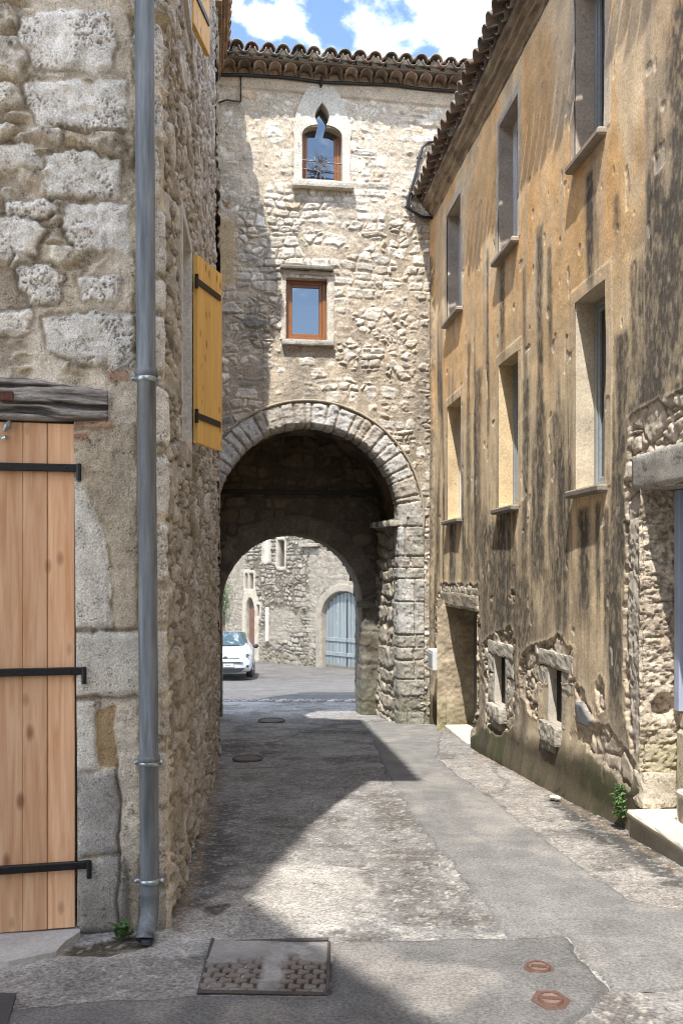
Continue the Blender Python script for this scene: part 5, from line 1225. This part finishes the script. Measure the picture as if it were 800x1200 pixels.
for k in range(230):
    t = random.random(); wv = .035 * math.sin(math.pi * min(1, t + .12)) + .012; c = FR.p(s0 + random.gauss(0, wv) - .02 * t, .065 + random.uniform(0, .05), z0 + .21 * t); an = random.uniform(0, 6.28)
    leaf(b, c, FR.p(math.cos(an) * .7, .8, random.uniform(-.6, .4)) - FR.p(0, 0, 0), (0, 0, 1), random.uniform(.016, .03), .009)
b.build('leaves', M_LEAF, wd, True); b = MB(); b.tube([FR.p(s0, .03, z0 - .03), FR.p(s0, .07, z0 + .08), FR.p(s0 - .02, .06, z0 + .2)], .004, 5); b.build('stem', M_LEAF, wd)
x, y = G(650, 938); b = MB(); import mathutils
bm = bmesh.new(); bmesh.ops.create_icosphere(bm, subdivisions=3, radius=1)
for v in bm.verts: nn = mathutils.noise.noise(v.co * 1.3 + Vector((3, 1, 2))); v.co *= 1 + .35 * nn; v.co = Vector((v.co.x * .04 + x, v.co.y * .04 + y, v.co.z * .022 + float(gz(y)) + .02))
b.add([v.co for v in bm.verts], [tuple(v.index for v in f.verts) for f in bm.faces], (.62, .58, .50)); bm.free(); tag(b.build('loose_stone', M_CEMENT, None, True), 'small pale loose stone on the gravel by the ochre wall', 'stone')
q = FC.sz(262, 700); iv = thing('ivy', FC.p(q[0], .2, q[1] - .9), 'green ivy hanging on the courtyard wall above the brown side door', 'plant'); b = MB()
for k in range(420):
    t = random.random(); c = FC.p(q[0] + random.gauss(0, .28), .12 + random.uniform(0, .25), q[1] + random.gauss(0, .55)); an = random.uniform(0, 6.28)
    leaf(b, c, (math.cos(an), -.7, random.uniform(-1, .1)), (0, 0, 1), random.uniform(.07, .13), .04)
b.build('leaves', M_LEAF, iv, True); b = MB(); b.tube([FC.p(q[0], .1, q[1] - 1.4), FC.p(q[0] + .1, .12, q[1] + .3)], .02, 5); b.build('stem', M_BROWN, iv)

# ================================================================== PARKED CAR
cxw, cyw = (264 - 400) / FX * 32, 32.0; cz0 = float(gz(33.5))
car = thing('parked_car', (cxw, cyw + 1.9, cz0), 'white hatchback car parked facing us beyond the gate passage', 'car')
yaw = math.radians(4); ca, sa = math.cos(yaw), math.sin(yaw)
pit = -.078
def cw(x, y, z): 
    x *= 1.08; y *= 1.08; zz = z * 1.1 + (y - 1.5) * pit + .02
    return Vector((cxw + x * ca - y * sa, cyw + x * sa + y * ca, cz0 + zz))
M_CARP, nt, bb_ = new_mat('car_paint'); bb_.inputs['Base Color'].default_value = (.50, .52, .545, 1); bb_.inputs['Roughness'].default_value = .25; bb_.inputs['Coat Weight'].default_value = .6
M_CARG = glass_mat('car_glass', (.05, .075, .075), 2.4); M_BLACKP = plain_mat('black_plastic', (.015, .015, .016), .55, 0, 60, .2, 0); M_LAMP = glass_mat('lamp_glass', (.35, .37, .39), 1.8, .1); M_CHROME = plain_mat('chrome', (.6, .6, .62), .15, 1, 20, .05, 0)
st = [ # y, half width, sill z, shoulder z, top z, top half width
    (0.00, .50, .34, .52, .56, .42), (.06, .70, .24, .58, .66, .60), (.18, .80, .20, .66, .74, .68), (.40, .845, .19, .74, .83, .70), (.70, .862, .18, .80, .91, .70), (1.0, .865, .18, .86, .985, .70),
    (1.25, .865, .18, .90, 1.16, .66), (1.55, .865, .18, .92, 1.36, .60), (1.85, .865, .18, .94, 1.48, .57), (2.3, .865, .18, .96, 1.52, .57), (2.9, .86, .18, .98, 1.49, .55), (3.4, .84, .20, .98, 1.38, .54), (3.75, .80, .24, .92, 1.05, .62), (3.88, .70, .32, .80, .86, .56)]
rows = []
for y, hw_, sz_, sh, tp, tw in st:
    half = [(0, sz_), (hw_ * .85, sz_), (hw_ * .97, sz_ + .08), (hw_, (sz_ + sh) / 2), (hw_ * .985, sh - .05), (hw_ * .94, sh), (tw + .02, lerp(sh, tp, .75)), (tw * .88, tp - .008), (tw * .5, tp), (0, tp + .006)]
    rows.append([cw(-x, y, z) for x, z in half[::-1]] + [cw(x, y, z) for x, z in half[1:]])
P = np.array([[tuple(v) for v in r] for r in rows]); nr, nc = P.shape[:2]
b = MB(); b.add(P.reshape(-1, 3), [(i * nc + j, i * nc + j + 1, (i + 1) * nc + j + 1, (i + 1) * nc + j) for i in range(nr - 1) for j in range(nc - 1)] + [tuple(range(nc)), tuple((nr - 1) * nc + k for k in range(nc))[::-1]])
body = b.build('body', M_CARP, car, True); md = body.modifiers.new('s', 'SUBSURF'); md.levels = md.render_levels = 2
b = MB(); n = 12; V = []
for i in range(7):
    t = i / 6; y = lerp(1.03, 1.74, t); z = lerp(1.02, 1.465, t ** .92) ; hwid = lerp(.69, .565, t)
    for k in range(n + 1): q = k / n * 2 - 1; V.append(cw(q * hwid, y + .16 * q * q - .05, z + .005 - .035 * q ** 4 + .03))
b.add(V, [(i * (n + 1) + k, i * (n + 1) + k + 1, (i + 1) * (n + 1) + k + 1, (i + 1) * (n + 1) + k) for i in range(6) for k in range(n)]); b.build('windscreen', M_CARG, car, True)
def carbox(name, x0, x1, y0, y1, z0, z1, mat, parent, bev=.01, taper=0):
    b = MB(); pts = [(x0, y0, z0), (x1, y0, z0), (x1 - taper, y0, z1), (x0 + taper, y0, z1)]
    class CF: 
        def p(s, a, bb, z): return cw(a, bb, z)
    b.box(CF(), x0, x1, y0, y1, z0, z1, bev=bev); return b.build(name, mat, parent)
class CF:
    def p(s, a, bb, z): return cw(a, bb, z)
b = MB(); b.prism(CF(), [(-.62, .345), (-.46, .215), (.46, .215), (.62, .345)], -.012, .3); b.build('lower_grille', M_BLACKP, car)
b = MB(); b.prism(CF(), [(-.56, .52), (-.5, .495), (.5, .495), (.56, .52), (.45, .535), (-.45, .535)], -.016, .3); b.build('upper_grille', M_BLACKP, car)
b = MB(); b.prism(CF(), [(.06, .635), (.44, .665), (.44, .68), (.06, .652)], .035, .3); b.prism(CF(), [(-.06, .635), (-.06, .652), (-.44, .68), (-.44, .665)], .035, .3); b.build('chrome_strip', M_CHROME, car)
b = MB()
for dz in (0, .035): b.prism(CF(), [(-.075, .63 + dz), (0, .675 + dz), (.075, .63 + dz), (.075, .648 + dz), (0, .695 + dz), (-.075, .648 + dz)], .01, .3)
b.build('emblem', M_CHROME, car)
b = MB(); b.box(CF(), -.26, .26, -.03, .0, .385, .485, bev=.004); plate = b.build('number_plate', M_WHITEPAINT, car)
b = MB(); b.box(CF(), -.258, -.222, -.033, -.029, .388, .482, bev=.001); b.build('plate_band', plain_mat('plate_blue', (.02, .06, .3), .4, 0, 20, .05, 0), plate)
tcv = bpy.data.curves.new('plate_text', 'FONT'); tcv.body = 'BM-796-RC'; tcv.size = .085; tcv.align_x = 'CENTER'; tcv.align_y = 'CENTER'; tcv.extrude = .001
to = bpy.data.objects.new('plate_text', tcv); COL.objects.link(to); tcv.materials.append(M_BLACKP); to.location = cw(0, -.034, .435); to.rotation_euler = (math.radians(90), 0, yaw)
bpy.context.view_layer.update(); tm = bpy.data.meshes.new_from_object(to.evaluated_get(bpy.context.evaluated_depsgraph_get())); tm.transform(to.matrix_world); bpy.data.objects.remove(to)
to = bpy.data.objects.new('plate_text', tm); COL.objects.link(to); attach(to, plate)
for sg in (-1, 1):
    b = MB(); V = []; F = []; 
    for i in range(9):
        for k in range(9):
            u, v = i / 8, k / 8; x = lerp(.50, .80, u); z = lerp(lerp(.60, .66, u), lerp(.70, .86, u), v); y = .10 + .22 * u ** 2 + .10 * v - .05 * math.sin(math.pi * u) * math.sin(math.pi * v); V.append(cw(sg * x, y - .01, z))
    F = [(i * 9 + k, i * 9 + k + 1, (i + 1) * 9 + k + 1, (i + 1) * 9 + k) for i in range(8) for k in range(8)]
    b.add(V, F); hl = b.build('headlight', M_LAMP, car, True); b = MB(); b.tube([cw(sg * .69, .10, .74), cw(sg * .69, .16, .74)], .06, 14); b.build('lamp_reflector', M_CHROME, hl)
    b = MB(); b.tube([cw(sg * .70, .0, .40), cw(sg * .70, .14, .40)], .045, 14); b.build('fog_lamp', M_BLACKP, car)
    b = MB(); b.tube([cw(sg * .84, 1.12, 1.0), cw(sg * .90, 1.1, 1.02), cw(sg * .97, 1.1, 1.03), cw(sg * 1.0, 1.12, 1.03)], [.03, .07, .08, .05], 12); b.build('door_mirror', M_BLACKP, car, True)
    for y in (.72, 3.1):
        b = MB(); b.tube([cw(sg * .64, y, .30), cw(sg * .66, y, .30), cw(sg * .83, y, .30), cw(sg * .855, y, .30)], [.27, .30, .30, .27], 28); w_ = b.build('wheel', M_BLACKP, car, True)
        b = MB(); b.tube([cw(sg * .85, y, .30), cw(sg * .866, y, .30)], [.2, .18], 20); b.build('rim', M_CHROME, w_)

# ================================================================== unseen, behind the camera: a tall house added and shaped to shade the left wall, and a wooded hill
sh = thing('shade_house', (-4, -3, .3), 'unseen tall plain house, shaped and placed so its shadow falls over the left house front', 'house')
pl = [(-1.6, 1.1), (-3.1, 1.1), (-3.6, -1.2), (-1.3, -7.5), (.4, -7.5), (.4, -5.5), (-2.12, -.84)]  # outline follows the sun's direction to place the shadow edges
b = MB(); n = len(pl); HT = 10.4; b.add([(x, y, -.5) for x, y in pl] + [(x, y, HT) for x, y in pl], [tuple(range(n)), tuple(range(2 * n - 1, n - 1, -1))] + [(i, n + i, n + (i + 1) % n, (i + 1) % n) for i in range(n)], (.72, .64, .52)); b.build('wall', M_PLASTER, sh)  # pale walls chosen to bounce light back
b = MB(); ap = (-2.2, -2.9, HT + .12); b.add([(x, y, HT) for x, y in pl] + [ap], [(i, (i + 1) % n, n) for i in range(n)], (.36, .23, .15)); b.build('roof', M_TILE, sh)
X, Y = np.meshgrid(np.linspace(-420, 420, 120), np.linspace(-520, -180, 50)); nh = fbm(X / 60, Y / 60, 800, 5)
Zh = 75 * np.exp(-((X - 40) / 190) ** 2 - ((Y + 380) / 120) ** 2) * (.7 + .6 * nh) - 4
field('hill', np.stack([X, Y, Zh], -1), mix3(np.broadcast_to(np.array((.05, .085, .03)), X.shape + (3,)), (.20, .17, .11), ss(.55, .65, fbm(X / 12, Y / 12, 801, 4))), attr_mat('hillside', 1, .2, .4, 0)); tag(bpy.data.objects['hill'], kind='structure')
# ------------------------------------------------------------------ camera, sky, sun
cam = bpy.data.cameras.new('camera'); co = bpy.data.objects.new('camera', cam); COL.objects.link(co)
co.location = (0, 0, CAMZ); co.rotation_euler = (math.radians(90), 0, 0)
cam.sensor_fit = 'HORIZONTAL'; cam.sensor_width = 24; cam.lens = 33; cam.shift_y = 64 / 800; cam.clip_start = .05; cam.clip_end = 3000
scene.camera = co
SUN_EL = math.radians(60.7); AZ = (-.248, -.969)
sl = bpy.data.lights.new('sun', 'SUN'); so = bpy.data.objects.new('sun', sl); COL.objects.link(so)
sl.energy = SUN_E; sl.angle = math.radians(.55); sl.color = (1, .955, .89)
d = Vector((-AZ[0] * math.cos(SUN_EL), -AZ[1] * math.cos(SUN_EL), -math.sin(SUN_EL)))
so.rotation_euler = d.to_track_quat('-Z', 'Y').to_euler(); so.location = (-4, -8, 20)
w = bpy.data.worlds.new('World'); scene.world = w; w.use_nodes = True; nt = w.node_tree; L = nt.links.new
bg = nt.nodes['Background']; bg.inputs['Strength'].default_value = SKY_S
sky = nt.nodes.new('ShaderNodeTexSky'); sky.sky_type = 'NISHITA'; sky.sun_disc = False
sky.sun_elevation = SUN_EL; sky.sun_rotation = math.atan2(AZ[0], AZ[1]); sky.air_density = 1.0; sky.dust_density = .3; sky.ozone_density = 2.0
tc = nt.nodes.new('ShaderNodeTexCoord'); mp = nt.nodes.new('ShaderNodeMapping'); mp.inputs['Scale'].default_value = (1, 1, 1.35); mp.inputs['Location'].default_value = CLOUD_OFF
L(tc.outputs['Generated'], mp.inputs[0])
nz = nt.nodes.new('ShaderNodeTexNoise'); nz.inputs['Scale'].default_value = 6.5; nz.inputs['Detail'].default_value = 9; nz.inputs['Roughness'].default_value = .58; nz.inputs['Distortion'].default_value = .25
L(mp.outputs[0], nz.inputs['Vector'])
cr = nt.nodes.new('ShaderNodeMapRange'); cr.interpolation_type = 'SMOOTHSTEP'; L(nz.outputs['Fac'], cr.inputs['Value']); cr.inputs['From Min'].default_value = .475; cr.inputs['From Max'].default_value = .80
mx = nt.nodes.new('ShaderNodeMix'); mx.data_type = 'RGBA'; L(cr.outputs[0], mx.inputs['Factor']); L(sky.outputs[0], mx.inputs['A']); mx.inputs['B'].default_value = CLOUD_C
L(mx.outputs['Result'], bg.inputs['Color'])
vs_ = scene.view_settings; vs_.view_transform = 'Standard'; vs_.look = 'None'; vs_.gamma = 1; vs_.exposure = EXPO; vs_.use_curve_mapping = False
scene.cycles.use_denoising = True; scene.cycles.filter_width = 1.05; scene.cycles.caustics_reflective = False; scene.cycles.max_bounces = 8; scene.cycles.diffuse_bounces = 5; scene.cycles.sample_clamp_indirect = 6
